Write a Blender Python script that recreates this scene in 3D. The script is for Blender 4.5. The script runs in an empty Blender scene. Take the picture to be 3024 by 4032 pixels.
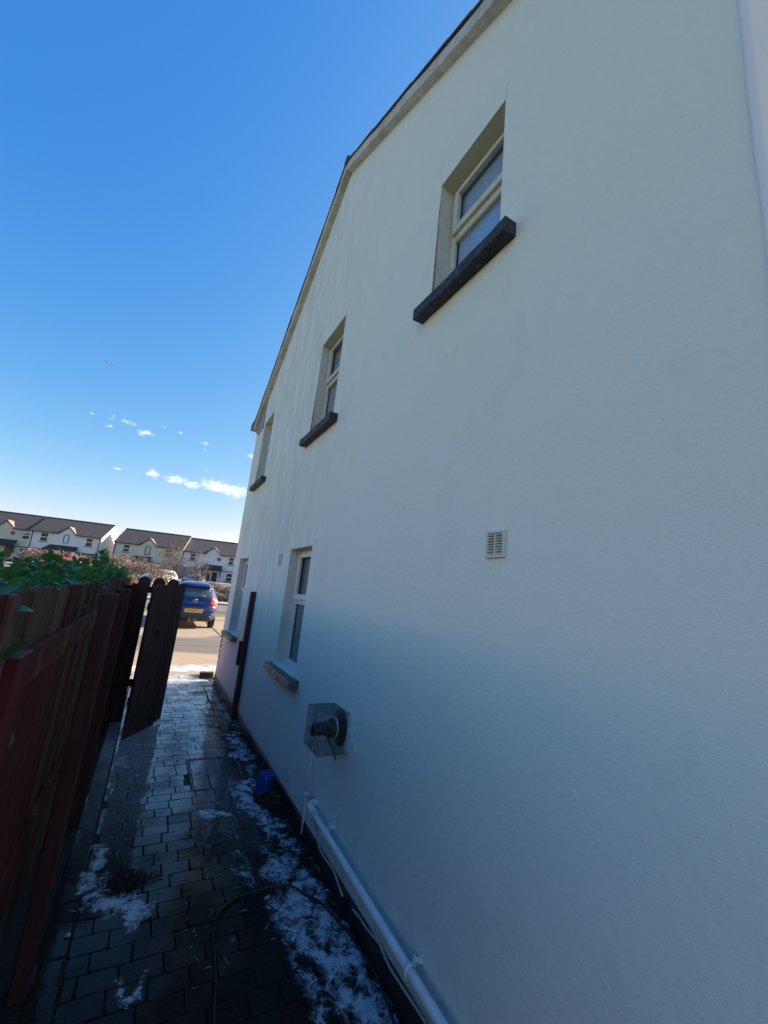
import bpy, bmesh, math, random
from mathutils import Vector, Matrix, noise

random.seed(11)
SC = bpy.context.scene
COL = SC.collection
rad = math.radians

# ------------------------------------------------------------------ camera
cam_d = bpy.data.cameras.new('camera')
cam = bpy.data.objects.new('camera', cam_d)
COL.objects.link(cam)
cam_d.sensor_fit = 'HORIZONTAL'
cam_d.sensor_width = 36.0
cam_d.lens = 36.0 * 1610.1 / 3024.0
cam_d.clip_start = 0.02
cam_d.clip_end = 4000
RX = (0.8690626, -0.4849449, 0.09776837)
RY = (0.18415571, 0.13370564, -0.97376048)
RZ = (0.45914799, 0.86426342, 0.20550394)
cam.matrix_world = Matrix(((RX[0], -RY[0], -RZ[0], 0), (RX[1], -RY[1], -RZ[1], 0),
                           (RX[2], -RY[2], -RZ[2], 1.58), (0, 0, 0, 1)))
SC.camera = cam

# ------------------------------------------------------------------ light
SUN_EL, SUN_AZ = 31.0, 14.0            # azimuth from +x towards +y
SKY_STRENGTH, SUN_STRENGTH, EXPOSURE = 0.14, 3.6, 1.80
# response of the picture to the sky colour, per channel: (gain, exponent)
SKY_R, SKY_G, SKY_B = (.235, 1.78), (.468, .96), (1.13, .37)
world = bpy.data.worlds.new("World")
SC.world = world
world.use_nodes = True
wn, wl = world.node_tree.nodes, world.node_tree.links
wn.clear()
out = wn.new('ShaderNodeOutputWorld')
bg = wn.new('ShaderNodeBackground')
bg.inputs['Strength'].default_value = SKY_STRENGTH
sky = wn.new('ShaderNodeTexSky')
sky.sky_type = 'NISHITA'
sky.sun_disc = False
sky.sun_elevation = rad(SUN_EL)
sky.sun_rotation = rad(90 - SUN_AZ)
sky.altitude = 0
sky.air_density = 0.9
sky.dust_density = 0.9
sky.ozone_density = 3.0
sxyz = wn.new('ShaderNodeSeparateColor')
wl.new(sky.outputs[0], sxyz.inputs[0])
hs = wn.new('ShaderNodeCombineColor')


def wm(op, a, b=None, c=None):
    n = wn.new('ShaderNodeMath')
    n.operation = op
    for i, v in enumerate((a, b, c)):
        if v is None:
            continue
        if isinstance(v, (int, float)):
            n.inputs[i].default_value = v
        else:
            wl.new(v, n.inputs[i])
    return n.outputs[0]


for i_, (gain, ex) in enumerate((SKY_R, SKY_G, SKY_B)):
    wl.new(wm('MULTIPLY', wm('POWER', sxyz.outputs[i_], ex), gain), hs.inputs[i_])

# small fair weather clouds: (azimuth from +y, elevation, half width, half height) in degrees
CLOUDS = [(-2.45, 12.10, .80, .42, 1), (0.2, 11.95, 1.15, .50, .95), (1.9, 11.75, 1.2, .45, .95), (5.0, 12.1, 1.9, .72, 1.05),
          (7.2, 11.9, 1.9, .80, 1.05), (-4.28, 16.65, .83, .36, .75), (-6.21, 17.31, .75, .36, .55), (-7.93, 17.40, .54, .25, .45),
          (-7.90, 16.36, .41, .18, .45), (-2.63, 17.92, .45, .22, .4), (-0.54, 17.76, .36, .22, .45), (2.69, 17.15, .63, .23, .65),
          (2.75, 16.3, .35, .2, .4), (-6.17, 11.80, .5, .14, .7), (-4.16, 11.69, .22, .17, .5), (3.36, 13.93, .32, .27, .45),
          (8.61, 16.79, .5, .35, .7), (-9.99, 17.17, .25, .2, .5), (7.3, 5.9, 2.9, .40, .42), (12.5, 12.0, 3, .7, .9),
          (17, 10.6, 2.2, .5, .7), (-22, 9, 3, .5, .6), (-30, 12, 2, .4, .5), (-26, 16, 1.2, .4, .5)]
tc = wn.new('ShaderNodeTexCoord')
sep = wn.new('ShaderNodeSeparateXYZ')
wl.new(tc.outputs['Generated'], sep.inputs[0])
az = wm('MULTIPLY', wm('ARCTAN2', sep.outputs[0], sep.outputs[1]), 57.29578)
el = wm('MULTIPLY', wm('ARCSINE', sep.outputs[2]), 57.29578)
cmb = wn.new('ShaderNodeCombineXYZ')
wl.new(az, cmb.inputs[0])
wl.new(el, cmb.inputs[1])
acc = None
for (ca, ce, ra, re, op) in CLOUDS:
    s = wn.new('ShaderNodeVectorMath')
    s.operation = 'SUBTRACT'
    wl.new(cmb.outputs[0], s.inputs[0])
    s.inputs[1].default_value = (ca, ce, 0)
    m = wn.new('ShaderNodeVectorMath')
    m.operation = 'MULTIPLY'
    wl.new(s.outputs[0], m.inputs[0])
    m.inputs[1].default_value = (1 / ra / 1.5, 1 / re / 1.5, 0)
    l = wn.new('ShaderNodeVectorMath')
    l.operation = 'LENGTH'
    wl.new(m.outputs[0], l.inputs[0])
    v = wm('MULTIPLY', wm('SUBTRACT', 1.0, l.outputs['Value']), op)
    acc = v if acc is None else wm('MAXIMUM', acc, v)
nz = wn.new('ShaderNodeTexNoise')
nz.inputs['Scale'].default_value = 1.7
nz.inputs['Detail'].default_value = 9
nz.inputs['Roughness'].default_value = .62
vm = wn.new('ShaderNodeVectorMath')
vm.operation = 'MULTIPLY'
vm.inputs[1].default_value = (.8, 1.6, 1)
wl.new(cmb.outputs[0], vm.inputs[0])
wl.new(vm.outputs[0], nz.inputs['Vector'])
msk = wm('ADD', acc, wm('MULTIPLY', wm('SUBTRACT', nz.outputs[0], .5), 2.1))
mr = wn.new('ShaderNodeMapRange')
mr.interpolation_type = 'SMOOTHSTEP'
mr.inputs['From Min'].default_value = .12
mr.inputs['From Max'].default_value = .95
wl.new(msk, mr.inputs['Value'])
gate = wn.new('ShaderNodeMapRange')
gate.inputs['From Min'].default_value = -.05
gate.inputs['From Max'].default_value = .12
wl.new(acc, gate.inputs['Value'])
cm = wm('MULTIPLY', mr.outputs[0], gate.outputs[0])
mx = wn.new('ShaderNodeMix')
mx.data_type = 'RGBA'
wl.new(wm('MULTIPLY', cm, .85), mx.inputs['Factor'])
wl.new(hs.outputs[0], mx.inputs['A'])
mx.inputs['B'].default_value = (2.5, 2.6, 2.7, 1)
wl.new(mx.outputs['Result'], bg.inputs['Color'])
wl.new(bg.outputs[0], out.inputs['Surface'])

sun_d = bpy.data.lights.new('sun', 'SUN')
sun_d.energy = SUN_STRENGTH
sun_d.angle = rad(.53)
sun_d.color = (1.0, .91, .78)
sun = bpy.data.objects.new('sun', sun_d)
COL.objects.link(sun)
sv = Vector((math.cos(rad(SUN_EL)) * math.cos(rad(SUN_AZ)), math.cos(rad(SUN_EL)) * math.sin(rad(SUN_AZ)), math.sin(rad(SUN_EL))))
sun.rotation_euler = (-sv).to_track_quat('-Z', 'Y').to_euler()
sun.location = (30, 5, 20)

SC.view_settings.view_transform = 'Standard'
SC.view_settings.look = 'None'
SC.view_settings.exposure = EXPOSURE
SC.view_settings.gamma = 1
SC.view_settings.use_curve_mapping = False
SC.cycles.max_bounces = 8
SC.cycles.diffuse_bounces = 4


# ------------------------------------------------------------------ helpers
class MB:
    """collects shapes and links them as one mesh object"""

    def __init__(s):
        s.v, s.f, s.sm = [], [], []

    def add(s, vs, fs, smooth=False):
        o = len(s.v)
        s.v += [tuple(p) for p in vs]
        s.f += [tuple(i + o for i in f) for f in fs]
        s.sm += [smooth] * len(fs)
        return s

    def box(s, x0, x1, y0, y1, z0, z1):
        return s.add([(x0, y0, z0), (x1, y0, z0), (x1, y1, z0), (x0, y1, z0), (x0, y0, z1), (x1, y0, z1), (x1, y1, z1), (x0, y1, z1)],
                     [(0, 3, 2, 1), (4, 5, 6, 7), (0, 1, 5, 4), (1, 2, 6, 5), (2, 3, 7, 6), (3, 0, 4, 7)])

    def cbox(s, x0, x1, y0, y1, z0, z1, c):
        """box with every edge chamfered by c"""
        bm = bmesh.new()
        bmesh.ops.create_cube(bm, size=1)
        for v in bm.verts:
            v.co = Vector(((x0 + x1) / 2 + v.co.x * (x1 - x0), (y0 + y1) / 2 + v.co.y * (y1 - y0), (z0 + z1) / 2 + v.co.z * (z1 - z0)))
        bmesh.ops.bevel(bm, geom=bm.edges[:], offset=c, segments=1, affect='EDGES')
        bm.verts.index_update()
        s.add([v.co[:] for v in bm.verts], [[v.index for v in f.verts] for f in bm.faces])
        bm.free()
        return s

    def prism(s, poly, a, b, axis='x'):
        """polygon in the two other axes extruded from a to b along axis"""
        n = len(poly)

        def P(p, t):
            return {'x': (t, p[0], p[1]), 'y': (p[0], t, p[1]), 'z': (p[0], p[1], t)}[axis]
        vs = [P(p, a) for p in poly] + [P(p, b) for p in poly]
        fs = [tuple(range(n)), tuple(range(2 * n - 1, n - 1, -1))]
        fs += [(i, i + n, (i + 1) % n + n, (i + 1) % n) for i in range(n)]
        return s.add(vs, fs)

    def tube(s, pts, r, n=8, caps=True, smooth=True):
        pts = [Vector(p) for p in pts]
        rs = r if isinstance(r, (list, tuple)) else [r] * len(pts)
        vs, fs = [], []
        up = None
        for i, p in enumerate(pts):
            d = (pts[min(i + 1, len(pts) - 1)] - pts[max(i - 1, 0)])
            if d.length < 1e-9:
                d = Vector((0, 0, 1))
            d.normalize()
            if up is None:
                up = Vector((0, 0, 1)) if abs(d.z) < .9 else Vector((1, 0, 0))
            a = d.cross(up)
            if a.length < 1e-6:
                a = d.orthogonal()
            a.normalize()
            b = a.cross(d)
            b.normalize()
            up = b
            for k in range(n):
                t = 2 * math.pi * k / n
                vs.append(p + (a * math.cos(t) + b * math.sin(t)) * rs[i])
        for i in range(len(pts) - 1):
            for k in range(n):
                fs.append((i * n + k, i * n + (k + 1) % n, (i + 1) * n + (k + 1) % n, (i + 1) * n + k))
        s.add(vs, fs, smooth)
        if caps:
            o = len(s.v) - len(vs)
            s.f += [tuple(o + k for k in range(n - 1, -1, -1)), tuple(o + (len(pts) - 1) * n + k for k in range(n))]
            s.sm += [False, False]
        return s

    def lathe(s, prof, axis_o, axis_d, n=20, smooth=True):
        """prof: (radius, distance along axis)"""
        o, d = Vector(axis_o), Vector(axis_d).normalized()
        a = d.orthogonal().normalized()
        b = d.cross(a)
        vs, fs = [], []
        for (r, t) in prof:
            for k in range(n):
                q = 2 * math.pi * k / n
                vs.append(o + d * t + (a * math.cos(q) + b * math.sin(q)) * r)
        for i in range(len(prof) - 1):
            for k in range(n):
                fs.append((i * n + k, i * n + (k + 1) % n, (i + 1) * n + (k + 1) % n, (i + 1) * n + k))
        return s.add(vs, fs, smooth)

    def mesh(s, name):
        me = bpy.data.meshes.new(name)
        me.from_pydata(s.v, [], s.f)
        me.polygons.foreach_set('use_smooth', s.sm)
        me.update()
        return me

    def build(s, name, m, parent=None, **kw):
        o = link(name, s.mesh(name), m, parent)
        for k, v in kw.items():
            o[k] = v
        return o


def link(name, me, m=None, parent=None, loc=None, rot=None):
    o = bpy.data.objects.new(name, me)
    COL.objects.link(o)
    if m is not None and me is not None and len(me.materials) == 0:
        me.materials.append(m)
    if parent:
        o.parent = parent
    if loc:
        o.location = loc
    if rot:
        o.rotation_euler = rot
    return o


def tag(o, label, cat, group=None):
    o['label'] = label
    o['category'] = cat
    if group:
        o['group'] = group
    return o


def thing(name, label, cat, loc=(0, 0, 0), rz=0, group=None):
    return tag(link(name, None, None, None, loc, (0, 0, rz)), label, cat, group)


def structure(o):
    o['kind'] = 'structure'
    return o


# ------------------------------------------------------------------ materials
def mat(name, c1, c2=None, scale=6, rough=.6, rough2=None, bump=0, bscale=60, stretch=(1, 1, 1), spec=.5, metal=0, detail=5,
        rnd=0, coat=0, cr=.1, lo=.35, hi=.65, isl=False, bdist=.01, c3=None, scale3=1.5, lo3=.5, hi3=.7, stretch3=(1, 1, 1), sss=0):
    m = bpy.data.materials.new(name)
    m.use_nodes = True
    nt = m.node_tree
    N, L = nt.nodes, nt.links
    p = N['Principled BSDF']
    p.inputs['Roughness'].default_value = rough
    p.inputs['Metallic'].default_value = metal
    p.inputs['Specular IOR Level'].default_value = spec
    p.inputs['Coat Weight'].default_value = coat
    p.inputs['Coat Roughness'].default_value = cr
    if sss:
        p.inputs['Subsurface Weight'].default_value = sss
        p.inputs['Subsurface Radius'].default_value = (.01, .01, .01)
    p.inputs['Base Color'].default_value = (*c1, 1)
    g = N.new('ShaderNodeTexCoord')

    def coords(st):
        mp = N.new('ShaderNodeMapping')
        mp.inputs['Scale'].default_value = st
        L.new(g.outputs['Object'], mp.inputs['Vector'])
        return mp.outputs[0]

    def nse(sc, st, det=detail):
        n = N.new('ShaderNodeTexNoise')
        n.inputs['Scale'].default_value = sc
        n.inputs['Detail'].default_value = det
        n.inputs['Roughness'].default_value = .6
        L.new(coords(st), n.inputs['Vector'])
        return n.outputs[0]

    def rng(v, a, b):
        r = N.new('ShaderNodeMapRange')
        r.inputs['From Min'].default_value = a
        r.inputs['From Max'].default_value = b
        L.new(v, r.inputs['Value'])
        return r.outputs[0]

    def mixc(f, a, b):
        x = N.new('ShaderNodeMix')
        x.data_type = 'RGBA'
        if isinstance(f, float):
            x.inputs['Factor'].default_value = f
        else:
            L.new(f, x.inputs['Factor'])
        for s_, v in (('A', a), ('B', b)):
            if isinstance(v, tuple):
                x.inputs[s_].default_value = (*v, 1)
            else:
                L.new(v, x.inputs[s_])
        return x.outputs['Result']
    col = c1
    f = None
    if c2 is not None:
        f = rng(nse(scale, stretch), lo, hi)
        col = mixc(f, c1, c2)
        if rough2 is not None:
            r = N.new('ShaderNodeMapRange')
            L.new(f, r.inputs['Value'])
            r.inputs['To Min'].default_value = rough
            r.inputs['To Max'].default_value = rough2
            L.new(r.outputs[0], p.inputs['Roughness'])
    if c3 is not None:
        col = mixc(rng(nse(scale3, stretch3), lo3, hi3), col, c3)
    if rnd or isl:
        src = None
        if rnd:
            src = N.new('ShaderNodeObjectInfo').outputs['Random']
        if isl:
            s2 = N.new('ShaderNodeNewGeometry').outputs['Random Per Island']
            if src is None:
                src = s2
            else:
                ad = N.new('ShaderNodeMath')
                ad.operation = 'ADD'
                L.new(src, ad.inputs[0])
                L.new(s2, ad.inputs[1])
                fr = N.new('ShaderNodeMath')
                fr.operation = 'FRACT'
                L.new(ad.outputs[0], fr.inputs[0])
                src = fr.outputs[0]
        h = N.new('ShaderNodeHueSaturation')
        r = N.new('ShaderNodeMapRange')
        r.inputs['To Min'].default_value = 1 - (rnd or .2)
        r.inputs['To Max'].default_value = 1 + (rnd or .2)
        L.new(src, r.inputs['Value'])
        L.new(r.outputs[0], h.inputs['Value'])
        if isinstance(col, tuple):
            h.inputs['Color'].default_value = (*col, 1)
        else:
            L.new(col, h.inputs['Color'])
        col = h.outputs[0]
    if not isinstance(col, tuple):
        L.new(col, p.inputs['Base Color'])
    if bump:
        b = N.new('ShaderNodeBump')
        b.inputs['Strength'].default_value = bump
        b.inputs['Distance'].default_value = bdist
        L.new(nse(bscale, stretch, 3), b.inputs['Height'])
        L.new(b.outputs[0], p.inputs['Normal'])
    m['_p'] = 1
    return m


M = {}
M['frame'] = mat('white_upvc', (.78, .77, .73), (.68, .67, .62), 9, .35)
M['frame_cream'] = mat('weathered_frame', (.66, .64, .53), (.50, .49, .40), 14, .45, lo=.4, hi=.75)
M['sill_dark'] = mat('sill_black', (.035, .04, .05), (.02, .022, .03), 25, .55, .8, .3, 90)
M['sill_slate'] = mat('sill_slate', (.13, .115, .10), (.09, .08, .07), 22, .3, .6, .2, 70, c3=(.22, .18, .10), scale3=9, lo3=.5, hi3=.75)
M['glass'] = mat('window_glass', (.10, .14, .155), (.15, .185, .195), 3, .04, spec=.8)
M['glass_net'] = mat('glass_net_curtain', (.19, .235, .25), (.25, .295, .31), 14, .05, spec=.8, stretch=(1, 6, .3))
M['glass_obs'] = mat('obscured_glass', (.21, .34, .50), (.29, .43, .60), 60, .12, .22, .12, 70, spec=.8)  # blue sky reflection painted into the base colour
M['plinth'] = mat('plinth_paint', (.016, .013, .014), (.035, .028, .026), 7, .4, .7, .3, 60, lo=.45, hi=.8)
M['timber'] = mat('stained_timber', (.11, .040, .036), (.065, .026, .025), 8, .6, .8, .25, 40, (6, 6, .5), spec=.12)
M['fence'] = mat('fence_red', (.115, .022, .019), (.065, .015, .013), 6, .7, .9, .35, 30, (5, 5, .35), spec=.12, rnd=.22,
                 c3=(.045, .038, .018), scale3=3.2, lo3=.55, hi3=.7, stretch3=(3, 3, .45))
M['fence_top'] = mat('fence_weathered', (.12, .075, .052), (.08, .048, .034), 6, .8, .9, .4, 30, (5, 5, .35), spec=.12, rnd=.25,
                     c3=(.15, .028, .022), scale3=2.6, lo3=.52, hi3=.66, stretch3=(3, 3, .5))
M['post_near'] = mat('fence_post_red', (.13, .020, .020), (.085, .015, .015), 9, .7, .9, .4, 40, (5, 5, .35), spec=.12)
M['end_grain'] = mat('end_grain', (.16, .12, .11), (.09, .06, .055), 30, .9, .95, .5, 60, spec=.1)
M['rail'] = mat('rail_mossy', (.12, .028, .022), (.08, .022, .017), 5, .75, .9, .3, 40, (3, .5, 3), spec=.12, c3=(.11, .085, .022), scale3=4, lo3=.53, hi3=.66, stretch3=(2, 2, .7))
M['gate'] = mat('gate_brown', (.105, .050, .040), (.065, .033, .028), 7, .6, .85, .3, 40, (6, 6, .4), spec=.12, rnd=.15)
M['post'] = mat('post_brown', (.095, .032, .028), (.06, .024, .022), 7, .65, .85, .3, 40, (6, 6, .4), spec=.12, c3=(.07, .045, .025), scale3=5, lo3=.58, hi3=.75)
M['white_pipe'] = mat('white_pipe', (.80, .80, .75), (.68, .68, .62), 12, .3)
M['cable'] = mat('cable_beige', (.5, .46, .38), (.38, .35, .28), 20, .5)
M['black_plastic'] = mat('black_plastic', (.014, .014, .017), None, rough=.35)
M['rubber'] = mat('black_rubber', (.012, .012, .013), None, rough=.5)
M['wire'] = mat('galvanised_wire', (.16, .16, .155), (.09, .09, .085), 30, .45, metal=.5)
M['bucket'] = mat('blue_plastic', (.004, .036, .21), (.006, .045, .25), 20, .3)
M['brick_red'] = mat('brick_red', (.22, .10, .06), (.15, .075, .05), 30, .8, bump=.5, bscale=120, rnd=.2)
M['grass'] = mat('grass_blades', (.07, .105, .022), (.11, .13, .035), 3, .8, rnd=.1, isl=True)
M['foam'] = mat('soap_foam', (.72, .75, .78), (.50, .53, .56), 50, .45, .7, .9, 140, bdist=.012, lo=.3, hi=.75)


def lacy(name, top=.80):
    """foam that thins out to a torn film of bubbles: the 'thick' attribute is its thickness"""
    m = mat(name, (.70, .73, .76), (.55, .585, .615), 60, .4, .6, .5, 160, bdist=.003, lo=.3, hi=.75)
    nt = m.node_tree
    N, L = nt.nodes, nt.links

    def add(a, b, op='ADD'):
        q = N.new('ShaderNodeMath')
        q.operation = op
        for k, x in enumerate((a, b)):
            if isinstance(x, (int, float)):
                q.inputs[k].default_value = x
            else:
                L.new(x, q.inputs[k])
        return q.outputs[0]
    at = N.new('ShaderNodeAttribute')
    at.attribute_name = 'thick'
    g = N.new('ShaderNodeNewGeometry')
    v = at.outputs['Fac']
    wob = None
    for sc, am in ((20, 1.0), (75, .35)):
        n = N.new('ShaderNodeTexNoise')
        n.inputs['Scale'].default_value = sc
        n.inputs['Detail'].default_value = 4
        n.inputs['Roughness'].default_value = .65
        L.new(g.outputs['Position'], n.inputs['Vector'])
        v = add(v, add(add(n.outputs[0], .5, 'SUBTRACT'), am * 1.6, 'MULTIPLY'))
        wob = wob or n
    # curving strands between bubbles
    sn = N.new('ShaderNodeTexNoise')
    sn.inputs['Scale'].default_value = 17
    sn.inputs['Detail'].default_value = 3
    sn.inputs['Distortion'].default_value = 1.2
    L.new(g.outputs['Position'], sn.inputs['Vector'])
    dd = add(add(sn.outputs[0], .5, 'SUBTRACT'), 0, 'ABSOLUTE')
    strand = N.new('ShaderNodeMapRange')
    strand.inputs['From Min'].default_value = .0
    strand.inputs['From Max'].default_value = .07
    strand.inputs['To Min'].default_value = .42
    strand.inputs['To Max'].default_value = -.12
    L.new(dd, strand.inputs['Value'])
    v = add(v, strand.outputs[0])
    r = N.new('ShaderNodeMapRange')
    r.interpolation_type = 'SMOOTHSTEP'
    r.inputs['From Min'].default_value = .0
    r.inputs['From Max'].default_value = 1.35
    r.inputs['To Max'].default_value = top
    L.new(v, r.inputs['Value'])
    edge = N.new('ShaderNodeMapRange')
    edge.inputs['From Min'].default_value = .0
    edge.inputs['From Max'].default_value = .40
    L.new(at.outputs['Fac'], edge.inputs['Value'])
    L.new(add(r.outputs[0], edge.outputs[0], 'MULTIPLY'), N['Principled BSDF'].inputs['Alpha'])
    return m


M['foam_lacy'] = lacy('lacy_foam')


def stucco(name, base, streak, fine=.42):
    m = mat(name, base)
    nt = m.node_tree
    N, L = nt.nodes, nt.links
    p = N['Principled BSDF']
    p.inputs['Roughness'].default_value = .82
    p.inputs['Specular IOR Level'].default_value = .3
    g = N.new('ShaderNodeTexCoord')

    def nse(sc, st, det=5, ro=.6):
        mp = N.new('ShaderNodeMapping')
        mp.inputs['Scale'].default_value = st
        L.new(g.outputs['Object'], mp.inputs['Vector'])
        n = N.new('ShaderNodeTexNoise')
        n.inputs['Scale'].default_value = sc
        n.inputs['Detail'].default_value = det
        n.inputs['Roughness'].default_value = ro
        L.new(mp.outputs[0], n.inputs['Vector'])
        return n.outputs[0]

    def rng(v, a, b, c=0., d=1.):
        r = N.new('ShaderNodeMapRange')
        for k, x in (('From Min', a), ('From Max', b), ('To Min', c), ('To Max', d)):
            r.inputs[k].default_value = x
        L.new(v, r.inputs['Value'])
        return r.outputs[0]

    def mul(a, b):
        n = N.new('ShaderNodeMath')
        n.operation = 'MULTIPLY'
        L.new(a, n.inputs[0])
        L.new(b, n.inputs[1])
        return n.outputs[0]

    def mix(f, a, b):
        x = N.new('ShaderNodeMix')
        x.data_type = 'RGBA'
        L.new(f, x.inputs['Factor'])
        for s_, v in (('A', a), ('B', b)):
            if isinstance(v, tuple):
                x.inputs[s_].default_value = (*v, 1)
            else:
                L.new(v, x.inputs[s_])
        return x.outputs['Result']
    # run-off streaks: noise drawn out along z, strongest towards the far (front) half of the gable
    sp = N.new('ShaderNodeSeparateXYZ')
    L.new(g.outputs['Object'], sp.inputs[0])
    far = mul(rng(sp.outputs[1], 2.6, 4.6, .04, 1), rng(sp.outputs[2], .6, 1.8, .15, 1))
    st = mul(rng(nse(7, (1, 1, .20), 7, .72), .47, .70, 0, .75), far)
    st2 = mul(mul(rng(nse(20, (1, 1, .10), 5, .7), .5, .75, 0, .55), rng(nse(1.6, (1, 1, .6), 3), .42, .62)), far)
    mott = rng(nse(1.1, (1, 1, 1), 4), .35, .7, 0, .55)
    warm = tuple(min(1, c * k) for c, k in zip(base, (1.0, .985, .95)))
    c = mix(mott, base, warm)
    pale = tuple(min(.84, c * 1.16) for c in base)
    c = mix(mul(mul(rng(nse(9, (1, 1, .16), 6, .7), .5, .68, 0, 1), rng(nse(1.3, (1, 1, .7), 3), .4, .6)), far), c, pale)
    c = mix(mul(rng(nse(3.4, (1, 1, .45), 6, .7), .46, .66, 0, .55), far), c, streak)
    c = mix(st, c, streak)
    c = mix(st2, c, streak)
    # splash dirt at the foot of the wall
    dirt = mul(rng(sp.outputs[2], .42, .06), rng(nse(7, (1, 1, .6), 6, .7), .42, .66))
    c = mix(mul(dirt, rng(sp.outputs[2], -1, 0, .45, .45)), c, (.24, .24, .20))
    # old filler patches
    c = mix(rng(nse(2.3, (1, 1.3, 1), 2), .63, .66, 0, .22), c, tuple(k * .86 for k in base))
    # little dark specks and chips
    c = mix(rng(nse(160, (1, 1, 1), 2), .74, .79, 0, .5), c, (.25, .24, .2))
    L.new(c, p.inputs['Base Color'])
    b = N.new('ShaderNodeBump')
    b.inputs['Strength'].default_value = fine
    b.inputs['Distance'].default_value = .006
    L.new(nse(230, (1, 1, 1), 4), b.inputs['Height'])
    b2 = N.new('ShaderNodeBump')
    b2.inputs['Strength'].default_value = .17
    b2.inputs['Distance'].default_value = .03
    L.new(nse(34, (1, 1, 1), 5), b2.inputs['Height'])
    L.new(b.outputs[0], b2.inputs['Normal'])
    L.new(b2.outputs[0], p.inputs['Normal'])
    return m


M['stucco'] = stucco('cream_render', (.775, .825, .745), (.53, .57, .52))
M['stucco_rear'] = stucco('white_render', (.80, .83, .83), (.62, .64, .64))
M['reveal'] = mat('reveal_paint', (.68, .68, .59), (.58, .57, .50), 6, .8, bump=.2, bscale=120)
M['rust'] = mat('rust_stain', (.34, .13, .05), (.42, .25, .14), 25, .8)
M['fascia'] = mat('verge_cement', (.60, .60, .55), (.40, .40, .37), 7, .8, .9, .4, 60)
M['tile'] = mat('roof_tile', (.055, .05, .052), (.035, .033, .036), 8, .75, bump=.4, bscale=70, rnd=.2)


def wet_paver(name, ca, cb, cc, wet=.9, rdry=.55):
    m = mat(name, ca)
    nt = m.node_tree
    N, L = nt.nodes, nt.links
    p = N['Principled BSDF']
    g = N.new('ShaderNodeNewGeometry')
    oi = N.new('ShaderNodeObjectInfo')

    def math_(op, a, b):
        n = N.new('ShaderNodeMath')
        n.operation = op
        for i, v in enumerate((a, b)):
            if isinstance(v, (int, float)):
                n.inputs[i].default_value = v
            else:
                L.new(v, n.inputs[i])
        return n.outputs[0]
    r = math_('FRACT', math_('ADD', math_('MULTIPLY', oi.outputs['Random'], 7.3), g.outputs['Random Per Island']), 0)
    cr = N.new('ShaderNodeValToRGB')
    e = cr.color_ramp.elements
    e[0].color = (*ca, 1)
    e[1].color = (*cc, 1)
    x = e.new(.5)
    x.color = (*cb, 1)
    L.new(r, cr.inputs[0])

    def nse(sc, det=4):
        n = N.new('ShaderNodeTexNoise')
        n.inputs['Scale'].default_value = sc
        n.inputs['Detail'].default_value = det
        L.new(g.outputs['Position'], n.inputs['Vector'])
        return n.outputs[0]

    def rng(v, a, b, c=0., d=1.):
        q = N.new('ShaderNodeMapRange')
        for k, w in (('From Min', a), ('From Max', b), ('To Min', c), ('To Max', d)):
            q.inputs[k].default_value = w
        L.new(v, q.inputs['Value'])
        return q.outputs[0]
    h = N.new('ShaderNodeHueSaturation')
    L.new(cr.outputs[0], h.inputs['Color'])
    L.new(rng(nse(45), .3, .7, .65, 1.3), h.inputs['Value'])
    # sky reflection painted as a pale tint towards the drive, with whitish soap film
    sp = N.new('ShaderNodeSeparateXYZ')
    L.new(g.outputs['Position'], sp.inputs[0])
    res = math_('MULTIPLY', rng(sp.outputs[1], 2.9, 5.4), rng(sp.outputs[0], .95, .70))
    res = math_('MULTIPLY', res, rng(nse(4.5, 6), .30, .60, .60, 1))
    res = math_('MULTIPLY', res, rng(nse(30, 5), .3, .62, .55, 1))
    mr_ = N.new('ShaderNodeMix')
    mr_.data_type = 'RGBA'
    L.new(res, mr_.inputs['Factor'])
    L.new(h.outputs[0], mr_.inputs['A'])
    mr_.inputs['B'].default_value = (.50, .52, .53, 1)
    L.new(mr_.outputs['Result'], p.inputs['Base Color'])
    p.inputs['Roughness'].default_value = rdry
    p.inputs['Coat IOR'].default_value = 1.5
    p.inputs['Specular IOR Level'].default_value = .06
    sy = N.new('ShaderNodeSeparateXYZ')
    L.new(g.outputs['Position'], sy.inputs[0])
    L.new(math_('MULTIPLY', rng(nse(3.2), .36, .56, wet * .2, wet), rng(sy.outputs[1], 1.9, 3.7, .12, 1)), p.inputs['Coat Weight'])
    L.new(rng(nse(5.1), .35, .65, .02, .12), p.inputs['Coat Roughness'])
    b = N.new('ShaderNodeBump')
    b.inputs['Strength'].default_value = .5
    b.inputs['Distance'].default_value = .004
    L.new(nse(110, 3), b.inputs['Height'])
    L.new(b.outputs[0], p.inputs['Normal'])
    b2 = N.new('ShaderNodeBump')
    b2.inputs['Strength'].default_value = .12
    b2.inputs['Distance'].default_value = .004
    L.new(nse(26, 3), b2.inputs['Height'])
    L.new(b2.outputs[0], p.inputs['Coat Normal'])
    return m


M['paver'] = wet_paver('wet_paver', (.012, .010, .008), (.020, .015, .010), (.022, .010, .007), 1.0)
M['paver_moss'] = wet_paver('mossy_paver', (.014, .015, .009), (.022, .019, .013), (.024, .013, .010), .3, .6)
M['bed'] = mat('joint_soil', (.010, .010, .009), (.018, .018, .010), 20, .8, bump=.6, bscale=80)

# ------------------------------------------------------------------ terrain
WX = 1.16


def T(y):
    k = [(-400, 0), (17, 0), (24, .12), (32, .33), (45, .65), (62, 1.40), (75, 1.72), (110, 2.1), (900, 2.4)]
    for (a, za), (b, zb) in zip(k, k[1:]):
        if y <= b:
            return za + (zb - za) * (y - a) / (b - a)
    return 2.4


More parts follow.
